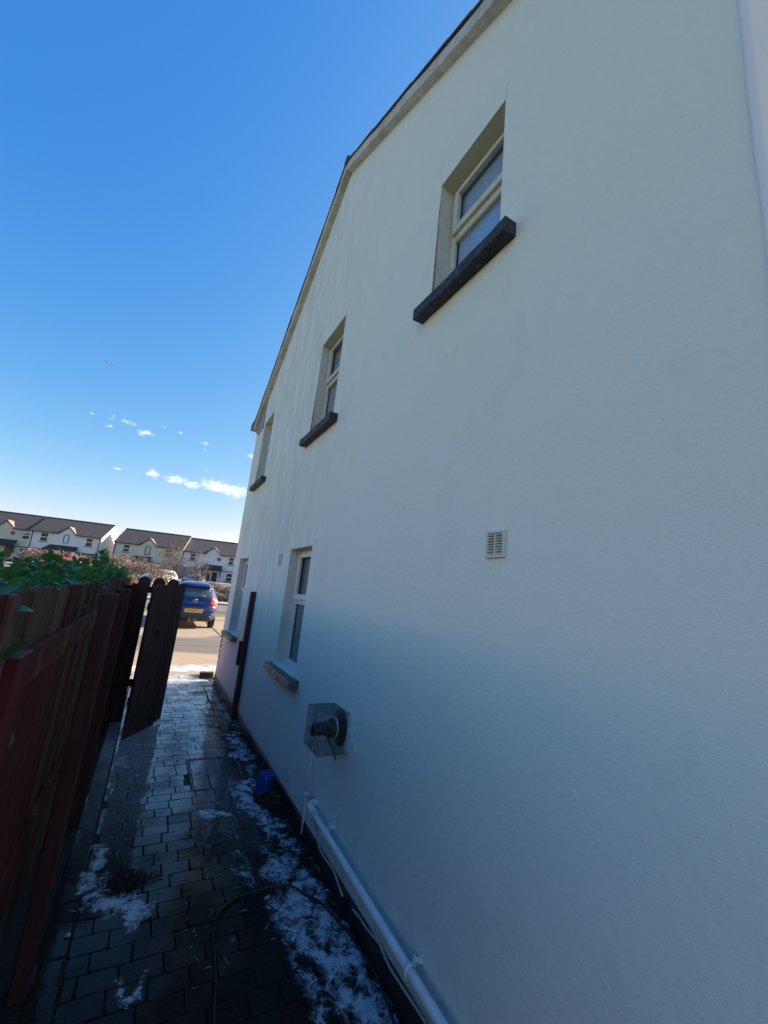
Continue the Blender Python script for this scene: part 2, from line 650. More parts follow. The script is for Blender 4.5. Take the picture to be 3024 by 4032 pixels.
ys = [-300, -60, -20, -8, -3, 0, 3, 5, 7, 8, 9, 11, 13, 15, 17, 19, 21, 24, 26, 28, 30, 32, 35, 38, 41, 45, 48, 51, 55, 58, 62, 66, 70, 75, 80, 95, 110, 200, 900]
xs = [-600, -200, -90, -50, -30, -20, -14, -9, -5, -2, 0, 2, 5, 9, 14, 20, 30, 50, 90, 200, 600]
mb = MB()
vs = [(x, y, T(y) - .045) for y in ys for x in xs]
nx = len(xs)
mb.add(vs, [(j * nx + i, j * nx + i + 1, (j + 1) * nx + i + 1, (j + 1) * nx + i) for j in range(len(ys) - 1) for i in range(nx - 1)])
M['lawn'] = mat('lawn_ground', (.085, .11, .028), (.13, .14, .05), 1.3, .9, bump=.8, bscale=25, bdist=.05, c3=(.15, .12, .06), scale3=.4, lo3=.5, hi3=.7)
structure(mb.build('ground', M['lawn']))


def strip(name, x0, x1, y0, y1, dz, m, n=10, nxs=1):
    b = MB()
    vs = []
    for j in range(n + 1):
        y = y0 + (y1 - y0) * j / n
        for i in range(nxs + 1):
            vs.append((x0 + (x1 - x0) * i / nxs, y, T(y) + dz))
    w = nxs + 1
    b.add(vs, [(j * w + i, j * w + i + 1, (j + 1) * w + i + 1, (j + 1) * w + i) for j in range(n) for i in range(nxs)])
    return structure(b.build(name, m))


M['asphalt'] = mat('asphalt_grey', (.11, .11, .11), (.15, .148, .14), 3, .75, bump=.3, bscale=60)
M['kerb'] = mat('kerb_concrete', (.34, .33, .30), (.26, .25, .23), 5, .8)
strip('road', -60, 60, 22.9, 27.3, -.02, M['asphalt'], 6, 8)
strip('pavement', -60, 60, 27.55, 29.0, .07, M['kerb'], 3, 8)
mb = MB()
mb.box(-60, 60, 27.3, 27.55, -.1, T(27.4) + .085)
structure(mb.build('kerb', M['kerb']))
strip('parking_road', -70, 25, 48.2, 59.5, -.012, M['asphalt'], 8, 8)
strip('kerb', -70, 25, 59.5, 61.0, .08, M['kerb'], 2, 4)

# ------------------------------------------------------------------ driveway of concrete slabs
drive = structure(link('driveway', None))


def concrete():
    m = mat('drive_concrete', (.285, .24, .16), (.24, .20, .135), 2.2, .8, bump=.35, bscale=70, bdist=.006)
    nt = m.node_tree
    N, L = nt.nodes, nt.links
    p = N['Principled BSDF']
    base = p.inputs['Base Color'].links[0].from_socket
    g = N.new('ShaderNodeNewGeometry')
    sp = N.new('ShaderNodeSeparateXYZ')
    L.new(g.outputs['Position'], sp.inputs[0])
    nz_ = N.new('ShaderNodeTexNoise')
    nz_.inputs['Scale'].default_value = 1.1
    nz_.inputs['Detail'].default_value = 5
    mp = N.new('ShaderNodeMapping')
    mp.inputs['Scale'].default_value = (.35, 1.2, 1)
    L.new(g.outputs['Position'], mp.inputs[0])
    L.new(mp.outputs[0], nz_.inputs['Vector'])

    def m2(op, a, b):
        n = N.new('ShaderNodeMath')
        n.operation = op
        for i, v in enumerate((a, b)):
            if isinstance(v, (int, float)):
                n.inputs[i].default_value = v
            else:
                L.new(v, n.inputs[i])
        return n.outputs[0]
    # darker, greyer band across the slabs, its edges broken up by noise
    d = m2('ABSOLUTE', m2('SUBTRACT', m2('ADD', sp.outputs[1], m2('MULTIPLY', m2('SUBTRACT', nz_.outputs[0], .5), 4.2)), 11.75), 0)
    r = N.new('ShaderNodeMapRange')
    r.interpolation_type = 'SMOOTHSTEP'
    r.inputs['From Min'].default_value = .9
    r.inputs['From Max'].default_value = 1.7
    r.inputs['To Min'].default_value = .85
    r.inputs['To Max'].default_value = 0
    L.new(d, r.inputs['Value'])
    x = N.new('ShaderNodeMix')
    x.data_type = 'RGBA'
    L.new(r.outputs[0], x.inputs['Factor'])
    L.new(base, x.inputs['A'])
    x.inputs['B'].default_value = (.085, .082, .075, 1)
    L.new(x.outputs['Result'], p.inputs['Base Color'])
    return m


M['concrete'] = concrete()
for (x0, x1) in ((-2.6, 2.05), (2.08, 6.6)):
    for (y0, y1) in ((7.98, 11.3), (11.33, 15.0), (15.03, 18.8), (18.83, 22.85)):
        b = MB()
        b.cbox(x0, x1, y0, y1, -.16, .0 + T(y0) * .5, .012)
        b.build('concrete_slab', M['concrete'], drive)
strip('ground', 1.2, 9, 7.5, 7.95, -.012, M['kerb'], 1)

# ------------------------------------------------------------------ block path
path = structure(link('path', None))
b = MB()
b.box(-.35, WX + .0, -3.0, 7.98, -.13, -.008)
b.build('joint_bed', M['bed'], path)


def paver_mesh(lx, ly, seed, irr=.004):
    r = random.Random(seed)
    hx, hy = lx / 2, ly / 2
    # eight sided tumbled outline
    c = .006
    base = [(-hx + c, -hy), (hx - c, -hy), (hx, -hy + c), (hx, hy - c), (hx - c, hy), (-hx + c, hy), (-hx, hy - c), (-hx, -hy + c)]
    base = [(x + r.uniform(-irr, irr) * .6, y + r.uniform(-irr, irr) * .6) for x, y in base]
    top = [(x - math.copysign(.0026, x), y - math.copysign(.0026, y), r.uniform(-.0006, .0006)) for x, y in base]
    mid = [(x, y, -.0035) for x, y in base]
    bot = [(x, y, -.04) for x, y in base]
    v = top + mid + bot
    f = [tuple(range(8))]
    for o in (0, 8):
        f += [(o + (i + 1) % 8, o + i, o + 8 + i, o + 8 + (i + 1) % 8) for i in range(8)]
    return v, f


rr = random.Random(5)
blocks = []          # (x, y, lx, ly, tilt, z, kind)
PITCH = .1045
row = 0
y = -1.0
while y < 7.92:
    x = -.022 - rr.uniform(0, .09)
    while x < .955:
        L_ = rr.choice((.105, .125, .14, .155, .165))
        x0, x1 = max(x, -.022), min(x + L_, .957)
        if x1 - x0 > .035 and not (.555 < (x0 + x1) / 2 < .98 and 3.70 < y + .05 < 4.31):
            if y > 3.6 and y < 4.3 and x0 < .55 < x1:
                x1 = .55
            blocks.append((x0, x1, y, y + PITCH, 0))
        x += L_
    blocks.append((.963, 1.157, y, y + PITCH, 1))
    yy = y
    row += 1
    y += PITCH
y = -1.0
while y < 7.92:
    L_ = rr.choice((.14, .16, .2))
    blocks.append((-.13, -.028, y, y + L_, 0))
    y += L_
variants = {}
solo = sorted([bl for bl in blocks if bl[3] > 1.5 and not (bl[2] < 2.1 and bl[1] < .0)], key=lambda q: (q[2] - 0) ** 2 + q[0] ** 2)
solo_set = set(solo[:296])
rest = MB()
for i, bl in enumerate(blocks):
    x0, x1, y0, y1, kd = bl
    gap = .0017
    lx, ly = round(x1 - x0 - 2 * gap, 3), round(y1 - y0 - 2 * gap, 3)
    cx, cy = (x0 + x1) / 2, (y0 + y1) / 2
    tz, rx, ry = rr.uniform(-.0025, .0015), rr.uniform(-.012, .012), rr.uniform(-.012, .012)
    if bl in solo_set:
        key = (lx, ly, rr.randint(0, 2), kd)
        if key not in variants:
            v, f = paver_mesh(lx, ly, hash(key) % 9999)
            mm = MB().add(v, f).mesh('paving_block')
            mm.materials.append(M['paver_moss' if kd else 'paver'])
            variants[key] = mm
        link('paving_block', variants[key], None, path, (cx, cy, tz), (rx, ry, rr.uniform(-.012, .012)))
    else:
        v, f = paver_mesh(lx, ly, i)
        e = Matrix.Rotation(rx, 3, 'X') @ Matrix.Rotation(ry, 3, 'Y')
        rest.add([(e @ Vector(p)) + Vector((cx, cy, tz)) for p in v], f)
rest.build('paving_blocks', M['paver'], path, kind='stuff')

# recessed cover with blocks laid in its tray
cover = thing('manhole_cover', 'square recessed drain cover filled with paving blocks, set in the wet path by the wall', 'drain cover', (.76, 4.005, 0))
b = MB()
for (x0, x1, y0, y1) in ((-.205, -.195, -.3, .3), (.195, .205, -.3, .3), (-.195, .195, -.3, -.29), (-.195, .195, .29, .3)):
    b.box(x0, x1, y0, y1, -.05, .003)
b.build('frame', M['wire'], cover)
MB().box(-.195, .195, -.29, .29, -.05, -.02).build('tray', M['bed'], cover)
for j in range(3):
    for i in range(3):
        v, f = paver_mesh(.122, .185, 50 + i * 7 + j)
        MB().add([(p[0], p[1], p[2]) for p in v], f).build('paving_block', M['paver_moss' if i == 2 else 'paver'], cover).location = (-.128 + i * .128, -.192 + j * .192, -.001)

# ------------------------------------------------------------------ the rendered house
house = thing('rendered_house', 'tall cream rendered house with five small windows in its gable beside the wet path', 'house', (WX, 0, 0))
Y0, Y1, YM, ZM, SL = .33, 7.45, 3.86, 6.47, .585


def zr(y):
    return ZM - SL * abs(y - YM)


OPEN = [('W3', 1.275, 1.838, 3.337, 4.235), ('W2', 3.375, 4.02, 3.15, 4.25), ('W5', 6.13, 6.77, 3.15, 4.26),
        ('W1', 3.455, 4.112, .862, 1.972), ('W4', 6.25, 6.955, .845, 1.972)]
RD = .125
ycuts = sorted({Y0, YM, Y1, *[o[1] for o in OPEN], *[o[2] for o in OPEN]})
wall = MB()
for a, c in zip(ycuts, ycuts[1:]):
    holes = sorted([(o[3], o[4]) for o in OPEN if o[1] <= a + 1e-6 and o[2] >= c - 1e-6])
    zs = [-.1] + [z for h in holes for z in h]
    for i in range(0, len(zs), 2):
        lo = zs[i]
        if i + 1 < len(zs):
            wall.add([(0, a, lo), (0, c, lo), (0, c, zs[i + 1]), (0, a, zs[i + 1])], [(0, 3, 2, 1)])
        else:
            wall.add([(0, a, lo), (0, c, lo), (0, c, zr(c)), (0, a, zr(a))], [(0, 3, 2, 1)])
wall.build('wall', M['stucco'], house)
for (_, a, c, lo, hi) in OPEN:
    b = MB()
    b.add([(0, a, lo), (RD + .10, a, lo), (RD + .10, a, hi), (0, a, hi)], [(0, 1, 2, 3)])
    b.add([(0, c, lo), (RD + .10, c, lo), (RD + .10, c, hi), (0, c, hi)], [(3, 2, 1, 0)])
    b.add([(0, a, hi), (RD + .10, a, hi), (RD + .10, c, hi), (0, c, hi)], [(0, 1, 2, 3)])
    b.add([(0, a, lo), (RD + .10, a, lo), (RD + .10, c, lo), (0, c, lo)], [(3, 2, 1, 0)])
    b.build('window_reveal', M['reveal'], house)
# other walls close the house
MB().add([(0.0, Y0, -.1), (8.5, Y0, -.1), (8.5, Y0, zr(Y0)), (0, Y0, zr(Y0))], [(0, 1, 2, 3)]).build('rear_wall', M['stucco_rear'], house)
MB().add([(0.0, Y1, -.1), (8.5, Y1, -.1), (8.5, Y1, zr(Y1)), (0, Y1, zr(Y1))], [(3, 2, 1, 0)]).build('front_wall', M['stucco'], house)
MB().add([(8.5, Y0, -.1), (8.5, Y1, -.1), (8.5, Y1, zr(Y1)), (8.5, YM, ZM), (8.5, Y0, zr(Y0))], [(0, 1, 2, 3, 4)]).build('end_wall', M['stucco'], house)
# corner bead, slightly proud and uneven, at the near corner
b = MB()
pts = [(-.002 + random.uniform(-.002, .002), Y0 - .012, z / 10) for z in range(0, 44, 2)]
b.tube(pts, [.011 + random.uniform(-.002, .002) for _ in pts], 6)
b.build('corner_bead', M['stucco_rear'], house)
# roof slab, soffit, cement verge, verge tiles
b = MB()
OV = .068
for (ya, yb) in ((YM, Y0 - .3), (YM, Y1 + .05)):
    za, zb = zr(ya), zr(yb)
    b.add([(-.005, ya, za + .10), (8.6, ya, za + .10), (8.6, yb, zb + .10), (-.005, yb, zb + .10), (-.005, ya, za + .125), (8.6, ya, za + .125), (8.6, yb, zb + .125), (-.005, yb, zb + .125)],
          [(0, 1, 2, 3), (7, 6, 5, 4), (0, 4, 5, 1), (1, 5, 6, 2), (2, 6, 7, 3), (3, 7, 4, 0)])
b.build('roof', M['tile'], house)
b = MB()
for sgn, ye in ((-1, Y0 - .02), (1, Y1 + .03)):
    n = 24
    pr = []
    for i in range(n + 1):
        y = YM + (ye - YM) * i / n
        w = random.uniform(-.004, .004)
        pr.append([(-OV + w, y, zr(y) + .0 + random.uniform(-.004, .004)), (-OV - .006 + w, y, zr(y) + .098 + random.uniform(-.003, .003)), (.02, y, zr(y) + .098), (.02, y, zr(y) - .004)])
    v = [p for q in pr for p in q]
    f = [(i * 4 + k, i * 4 + (k + 1) % 4, i * 4 + 4 + (k + 1) % 4, i * 4 + 4 + k) for i in range(n) for k in range(4)]
    b.add(v, f + [(3, 2, 1, 0), (n * 4, n * 4 + 1, n * 4 + 2, n * 4 + 3)])
b.build('verge_cement', M['fascia'], house)
for sgn, ye in ((-1, Y0 - .3), (1, Y1 + .05)):
    n = 15
    me = None
    for i in range(n):
        ya = YM + (ye - YM) * i / n
        yb = YM + (ye - YM) * (i + 1.12) / n
        za, zb = zr(ya) + .101, zr(yb) + .101 + .006
        q = MB()
        x0, x1 = -OV - .018 + random.uniform(-.003, .003), .22
        q.add([(x0, ya, za), (x1, ya, za), (x1, yb, zb), (x0, yb, zb), (x0, ya, za + .021), (x1, ya, za + .021), (x1, yb, zb + .021), (x0, yb, zb + .021)],
              [(0, 1, 2, 3), (7, 6, 5, 4), (0, 4, 5, 1), (1, 5, 6, 2), (2, 6, 7, 3), (3, 7, 4, 0)])
        q.build('roof_tile', M['tile'], house)
MB().tube([(-OV - .02, YM, ZM + .13), (8.6, YM, ZM + .13)], .06, 8).build('ridge_tile', M['tile'], house)
# boxed eave end, gutter, soffit
b = MB()
b.prism([(6.88, 4.225), (7.27, 4.21), (7.50, 4.33), (7.53, 4.37), (7.53, zr(7.53) + .09), (6.88, zr(6.88) + .0)], -.014, .1)
b.build('eave_box', mat('eave_paint', (.30, .275, .265), (.25, .23, .22), 8, .6), house)
MB().box(.1, 8.4, 7.45, 7.53, 4.3, 4.33).build('soffit', M['fascia'], house)
b = MB()
b.prism([(7.535, 4.45), (7.56, 4.42), (7.75, 4.435), (7.78, 4.46), (7.78, 4.565), (7.535, 4.565)], -.078, 8.5)
b.build('gutter', M['black_plastic'], house)
# plinth band
MB().cbox(-.014, .05, Y0, Y1, -.08, .098, .004).build('plinth', M['plinth'], house)


def house_window(tag_, a, c, lo, hi, obs, cream, sillpars):
    fm = M['frame_cream'] if cream else M['frame']
    x0, x1 = RD - .022, RD + .045
    w = .048
    mid = lo + (hi - lo) * (.565 if cream else .548)
    f = MB()
    f.cbox(x0, x1, a + .001, a + w, lo + .001, hi - .001, .006)
    f.cbox(x0, x1, c - w, c - .001, lo + .001, hi - .001, .006)
    f.cbox(x0, x1, a + w, c - w, hi - w - .01, hi - .001, .006)
    f.cbox(x0, x1, a + w, c - w, lo + .001, lo + w + .01, .006)
    f.cbox(x0, x1, a + w, c - w, mid - .03, mid + .03, .006)
    fr = f.build('window', fm, house)
    # opening top light with its own thinner frame standing proud
    s = MB()
    q = .03
    xa = x0 - .022
    s.cbox(xa, x0 + .01, a + w - .014, a + w + q, mid + .018, hi - w + .004, .004)
    s.cbox(xa, x0 + .01, c - w - q, c - w + .014, mid + .018, hi - w + .004, .004)
    s.cbox(xa, x0 + .01, a + w + q, c - w - q, hi - w - q, hi - w + .004, .004)
    s.cbox(xa, x0 + .01, a + w + q, c - w - q, mid + .018, mid + .018 + q + .02, .004)
    s.build('top_sash', fm, fr)
    g = M['glass_obs'] if obs else M['glass_net'] if cream else M['glass']
    MB().box(x0 + .03, x0 + .036, a + w, c - w, mid + .03, hi - w).build('pane', g, fr)
    MB().box(x0 + .03, x0 + .036, a + w, c - w, lo + w, mid - .03).build('pane', g, fr)
    for (za, zb) in ((mid + .032, hi - w - q), (lo + w + .01, mid - .032)):
        MB().box(x0 + .022, x0 + .03, a + w + .0, a + w + .008, za, zb).build('gasket', M['rubber'], fr)
        MB().box(x0 + .022, x0 + .03, c - w - .008, c - w, za, zb).build('gasket', M['rubber'], fr)
    if not cream:
        MB().prism([(RD - .022, lo + .03), (-.012, lo + .012), (-.012, lo + .001), (RD - .022, lo + .001)], a + .002, c - .002, 'y').build('sub_sill', M['frame'], fr)
    ya, yb, zt, th, pro, sm = sillpars
    s = MB()
    n = 7
    prof = [(-pro, zt - th), (-pro, zt - .008), (-pro + .006, zt), (.09, zt + .004), (.09, zt - th)]
    vs, fs = [], []
    for i in range(n + 1):
        yy = ya + (yb - ya) * i / n
        j = random.uniform(-.004, .004)
        vs += [(px + (j if px < 0 else 0), yy, pz + (random.uniform(-.003, .003) if px < 0 else 0)) for px, pz in prof]
    k = len(prof)
    fs = [(i * k + m_, i * k + (m_ + 1) % k, (i + 1) * k + (m_ + 1) % k, (i + 1) * k + m_) for i in range(n) for m_ in range(k)]
    fs += [tuple(range(k - 1, -1, -1)), tuple(n * k + m_ for m_ in range(k))]
    s.add(vs, fs)
    s.build('sill', sm, fr)


DK, SLT = M['sill_dark'], M['sill_slate']
house_window('W3', *OPEN[0][1:], True, True, (1.165, 1.925, 3.337, .075, .072, DK))
house_window('W2', *OPEN[1][1:], False, True, (3.245, 4.12, 3.15, .075, .072, DK))
house_window('W5', *OPEN[2][1:], False, True, (5.96, 6.82, 3.15, .07, .072, DK))
house_window('W1', *OPEN[3][1:], False, False, (3.335, 4.20, .866, .058, .088, SLT))
house_window('W4', *OPEN[4][1:], False, False, (6.12, 7.02, .846, .055, .088, SLT))
# rusting edge beads of the upper reveals and hairline cracks running up from the corners
for (yy, lo, hi) in ((1.838, 3.36, 4.10), (4.02, 3.17, 3.75), (6.77, 3.17, 3.5)):
    pts = [(-.0005, yy + random.uniform(-.0015, .0015), lo + (hi - lo) * i / 10) for i in range(11)]
    MB().tube(pts, [.0075 * (1 - .75 * i / 10) for i in range(11)], 5).build('rusty_edge', M['rust'], house)
M['crack'] = mat('crack', (.2, .19, .17), None, rough=.9)
for (yy, zz, h, lean) in ((1.275, 4.235, .10, -.01), (1.838, 4.235, .09, .0), (3.375, 4.25, .16, -.03), (3.375, 1.975, .05, -.01), (3.40, 2.06, .09, 0), (6.13, 4.26, .1, -.01), (4.36, 1.95, 1.1, .02), (6.05, 2.05, .1, 0)):
    pts = [(0.0004, yy + lean * i / 6 + random.uniform(-.003, .003), zz + h * i / 6) for i in range(7)]
    MB().tube(pts, .0014, 4).build('hairline_crack', M['crack'], house)
b = MB()
for _ in range(26):
    yy, zz = random.uniform(.5, 7), random.uniform(.4, 4)
    if any(o[1] - .1 < yy < o[2] + .1 and o[3] - .1 < zz < o[4] + .1 for o in OPEN):
        continue
    s = random.uniform(.002, .005)
    b.add([(-.0006, yy, zz), (-.0006, yy + s, zz + s * .4), (-.0006, yy + s * .8, zz + s * 1.6), (-.0006, yy - s * .3, zz + s)], [(3, 2, 1, 0)])
b.build('paint_chip', mat('chip', (.28, .26, .22), None, rough=.9), house, kind='stuff')


def vent(ya, yb, za, zb):
    m = mat('vent_plastic', (.70, .68, .60), (.60, .58, .50), 20, .5)
    f = MB()
    t = .012
    f.cbox(-.014, .004, ya, ya + t, za, zb, .002)
    f.cbox(-.014, .004, yb - t, yb, za, zb, .002)
    f.cbox(-.014, .004, ya + t, yb - t, za, za + t, .002)
    f.cbox(-.014, .004, ya + t, yb - t, zb - t, zb, .002)
    f.cbox(-.0135, .004, (ya + yb) / 2 - .003, (ya + yb) / 2 + .003, za + t, zb - t, .001)
    v = f.build('air_vent', m, house)
    MB().box(-.001, .004, ya + t, yb - t, za + t, zb - t).build('backing', M['rubber'], v)
    n = 8
    me = None
    for i in range(n):
        z0 = za + t + (zb - za - 2 * t) * (i + .15) / n
        h = (zb - za - 2 * t) / n
        q = MB()
        q.add([(-.002, ya + t, z0 + h * .65), (-.002, yb - t, z0 + h * .65), (-.013, yb - t, z0), (-.013, ya + t, z0), (-.002, ya + t, z0 + h * .9), (-.002, yb - t, z0 + h * .9), (-.013, yb - t, z0 + h * .22), (-.013, ya + t, z0 + h * .22)],
              [(0, 1, 2, 3), (7, 6, 5, 4), (0, 4, 5, 1), (1, 5, 6, 2), (2, 6, 7, 3), (3, 7, 4, 0)])
        q.build('slat', m, v)


vent(1.152, 1.258, 1.778, 1.888)
vent(4.372, 4.505, 1.82, 1.945)
# bricks showing at the front corner where the render has come away
for i, z in enumerate((.36, .44, .52, .60, .68)):
    w = (.11, .06, .10, .07, .09)[i]
    MB().cbox(-.006, .02, Y1 - w, Y1 + .006, z, z + .066, .004).build('brick', M['brick_red'], house)
for i, (z, w) in enumerate(((.10, .06), (.18, .045), (.26, .05))):
    MB().cbox(-.005, .02, Y1 - w, Y1 + .005, z, z + .07, .005).build('brick', M['brick_red'], house)

# ------------------------------------------------------------------ things fixed to the gable
post = thing('latch_post', 'dark brown timber gate post fixed upright against the gable wall', 'post', (WX, 5.42, 0))
MB().cbox(-.058, -.001, -.04, .05, .0, 1.50, .004).build('upright', M['timber'], post)
MB().cbox(-.088, -.001, .052, .10, .60, .885, .004).build('stop_block', M['timber'], post)
MB().cbox(-.062, -.058, -.02, .03, .72, .82, .002).build('latch_plate', M['black_plastic'], post)

flue = thing('boiler_flue', 'black boiler flue terminal sticking out of the wall inside a wire cage', 'flue', (WX, 2.47, .785))
MB().lathe([(.0, -.185), (.034, -.185), (.038, -.178), (.038, -.09), (.056, -.086), (.058, -.03), (.05, -.02), (.05, .0)], (0, 0, 0), (1, 0, 0), 28).build('terminal', M['black_plastic'], flue)
bb = MB()
bb.lathe([(.05, -.022), (.10, -.012), (.105, -.002), (.105, .003)], (0, 0, 0), (1, 0, 0), 28)
bb.build('wall_collar', M['rubber'], flue)
MB().lathe([(.0585, -.047), (.061, -.047), (.061, -.038), (.0585, -.038)], (0, 0, 0), (1, 0, 0), 28).build('seal_band', M['white_pipe'], flue)
bb = MB()
bb.tube([(-.07, .02, -.054), (-.05, .03, -.09), (-.03, .0, -.13), (-.02, -.03, -.17)], .004, 6)
bb.build('hanging_strap', M['rubber'], flue)
pp = MB()
gn = 26
pv = {}
for j in range(gn + 1):
    for i in range(gn + 1):
        y_, z_ = 2.19 + .20 * i / gn, .60 + .34 * j / gn
        e_ = 1 - ((y_ - 2.325) / .085) ** 2 - ((z_ - .77) / .15) ** 2 + .9 * noise.fractal(Vector((y_ * 22, z_ * 22, 3)), .9, 2, 4)
        pv[i, j] = (-max(-.003, min(.007, .006 * e_ + .003 * noise.noise(Vector((y_ * 70, z_ * 70, 1))))), y_, z_)
pp.add([pv[i, j] for j in range(gn + 1) for i in range(gn + 1)], [(j * (gn + 1) + i, (j + 1) * (gn + 1) + i, (j + 1) * (gn + 1) + i + 1, j * (gn + 1) + i + 1) for j in range(gn) for i in range(gn)], True)
pp.build('plaster_patch', M['stucco'], house)
guard = thing('flue_guard', 'square galvanised wire cage screwed to the wall around the black flue', 'wire guard', (WX, 2.47, .785))
ga, gb, gz0, gz1, gx = -.117, .117, -.108, .108, -.178
bb = MB()
wr = .0015


def ln(p, q, r=wr):
    bb.tube([p, q], r, 5, smooth=False)


n = 15
for i in range(n + 1):
    y = ga + (gb - ga) * i / n
    ln((gx, y, gz0), (gx, y, gz1))
    x = gx + (0 - gx) * i / n
    ln((x, ga, gz0), (x, ga, gz1))
    ln((x, gb, gz0), (x, gb, gz1))
    if i % 1 == 0:
        ln((gx, y, gz1), (0, y, gz1))
        ln((gx, y, gz0), (0, y, gz0))
bb.build('mesh_wires', M['wire'], guard)
bb = MB()
for z in (gz0, gz1, -.03):
    r = .0022 if z != -.03 else .0014
    ln((gx, ga, z), (gx, gb, z), r)
    ln((gx, ga, z), (0, ga, z), r)
    ln((gx, gb, z), (0, gb, z), r)
for (x, y) in ((gx, ga), (gx, gb), (0, ga), (0, gb)):
    ln((x, y, gz0), (x, y, gz1), .0022)
ln((gx, ga, gz1), (0, gb, gz1), .0016)
ln((gx / 2, ga, gz1), (gx / 2, gb, gz1), .0016)
bb.build('edge_wires', M['wire'], guard)

pipe = thing('waste_pipe', 'white plastic waste pipe running low along the gable wall above the plinth', 'pipe', (WX, 0, 0))


def pz(y):
    return .215 + (y - 1.33) * .0385


bb = MB()
pts = [(-.052, yy, pz(yy)) for yy in (-.6, .4, 1.0, 1.5, 2.0, 2.4, 2.62)]
bb.tube(pts, .0185, 14)
bb.build('pipe_run', M['white_pipe'], pipe)
bb = MB()
z0 = pz(2.62)
bb.tube([(-.052, 2.60, z0), (-.052, 2.655, z0 + .001), (-.047, 2.683, z0 + .002), (-.030, 2.70, z0 + .003), (-.008, 2.705, z0 + .003), (.02, 2.705, z0 + .003)], [.0245] * 6, 14)
bb.build('elbow', M['white_pipe'], pipe)
for yy in (2.40, 1.515, .55):
    bb = MB()
    bb.lathe([(.0205, -.009), (.0245, -.009), (.0245, .009), (.0205, .009)], (-.052, yy, pz(yy)), (0, 1, 0), 16)
    bb.box(-.032, -.0, yy - .008, yy + .008, pz(yy) + .018, pz(yy) + .028)
    bb.box(-.034, -.026, yy - .008, yy + .008, pz(yy) + .015, pz(yy) + .042)
    bb.build('pipe_clip', M['white_pipe'], pipe)
con = thing('condensate_pipe', 'thin white pipe dropping straight down the wall below the wire flue cage', 'pipe', (WX, 2.85, 0))
bb = MB()
bb.tube([(-.010, 0, .60), (-.010, .002, .4), (-.011, 0, .268)], .0045, 8)
bb.build('upper_tube', M['white_pipe'], con)
bb = MB()
bb.tube([(-.012, 0, .275), (-.014, 0, .15), (-.017, .0, .03)], .0085, 8)
bb.build('lower_tube', M['white_pipe'], con)
bb = MB()
bb.cbox(-.024, -.0, -.022, .022, .256, .268, .003)
bb.build('pipe_clip', M['white_pipe'], con)
cab = MB()
cpts = [(2.66, .20), (2.59, .135), (2.52, .105), (2.45, .10), (2.38, .108), (2.31, .11), (2.24, .088), (2.18, .07)]
cpts2 = [(2.06, .088), (2.04, .09), (1.98, .10), (1.92, .10), (1.85, .112), (1.79, .122), (1.74, .108), (1.69, .10), (1.6, .104), (1.5, .11), (1.44, .112), (1.3, .105), (1.0, .11), (.6, .1)]
co = tag(cab.tube([(WX - .018, a, c) for a, c in cpts], .0052, 7).build('cable', M['cable']), 'wavy beige cable hanging on the dark plinth, upper length near the pipe elbow', 'cable', 'cables along the plinth')
co = tag(MB().tube([(WX - .020, a, c) for a, c in cpts2], .0052, 7).build('cable', M['cable']), 'wavy beige cable under the white pipe, nearest length running to the bottom edge', 'cable', 'cables along the plinth')

# ------------------------------------------------------------------ garden fence
fence = thing('garden_fence', 'weathered dark red garden fence of upright boards along the left of the path', 'fence', (-.275, 0, 0))
rf = random.Random(3)
fb = [0.36, .52, .67, .82, .97, 1.125, 1.275, 1.33, 1.475, 1.64, 1.80]
while fb[-1] < 8.8:
    fb.append(fb[-1] + rf.uniform(.13, .16))
for i, (a, c) in enumerate(zip(fb, fb[1:])):
    w = c - a
    g = .004
    if abs(a - 1.275) < .01:
        g = -.012
    top = 1.508 + rf.uniform(-.008, .010)
    q = MB()
    tl = rf.uniform(-.006, .006)
    x0 = -.018 + rf.uniform(-.003, .003) - (.008 if i % 2 else 0)
    x1 = x0 + .017
    ya, yb = a + g + rf.uniform(0, .004), c - g
    mid = a + w * rf.uniform(.4, .6)
    poly = [(ya, -.02), (yb, -.02), (yb + tl, top - rf.uniform(0, .008)), (mid + tl, top + .002), (ya + tl, top - rf.uniform(0, .008))]
    q.prism(poly, x0, x1)
    q.build('board', M['fence_top'] if (a > 1.2 and rf.random() < .75) or a > 3.0 else M['fence'], fence)
# rails
for z0, h in ((1.25, .10), (.45, .10)):
    q = MB()
    n = 14
    vs = []
    for i in range(n + 1):
        y = 1.40 + (8.7 - 1.40) * i / n
        j = random.uniform(-.002, .002)
        vs += [(.001, y, z0), (.024 + j, y, z0 + .003), (.024 + j, y, z0 + h - .004), (.020, y, z0 + h + random.uniform(-.002, .002)), (.001, y, z0 + h - .002)]
    fs = [(i * 5 + k, i * 5 + (k + 1) % 5, i * 5 + 5 + (k + 1) % 5, i * 5 + 5 + k) for i in range(n) for k in range(5)]
    fs += [(4, 3, 2, 1, 0), tuple(n * 5 + k for k in range(5))]
    q.add(vs, fs)
    q.build('rail', M['rail'], fence)
nb = MB()
for a, c in zip(fb, fb[1:]):
    if a > 6:
        break
    for zz in (1.30 + .085, .50 + .09):
        yy = (a + c) / 2 + rf.uniform(-.02, .02)
        nb.lathe([(.0, .0012), (.0035, .0008), (.004, -.002)], (-.0005, yy, zz + rf.uniform(-.01, .01)), (1, 0, 0), 6)
nb.build('nail_heads', M['rubber'], fence, kind='stuff')
# near post, cut off level with the rail, and its panel to the left
pm_ = MB().cbox(-.11, .026, 1.352, 1.462, -.02, 1.345, .004).build('post', M['post_near'], fence)
MB().cbox(-.111, .0275, 1.350, 1.463, 1.3455, 1.354, .002).build('end_grain', M['end_grain'], pm_)
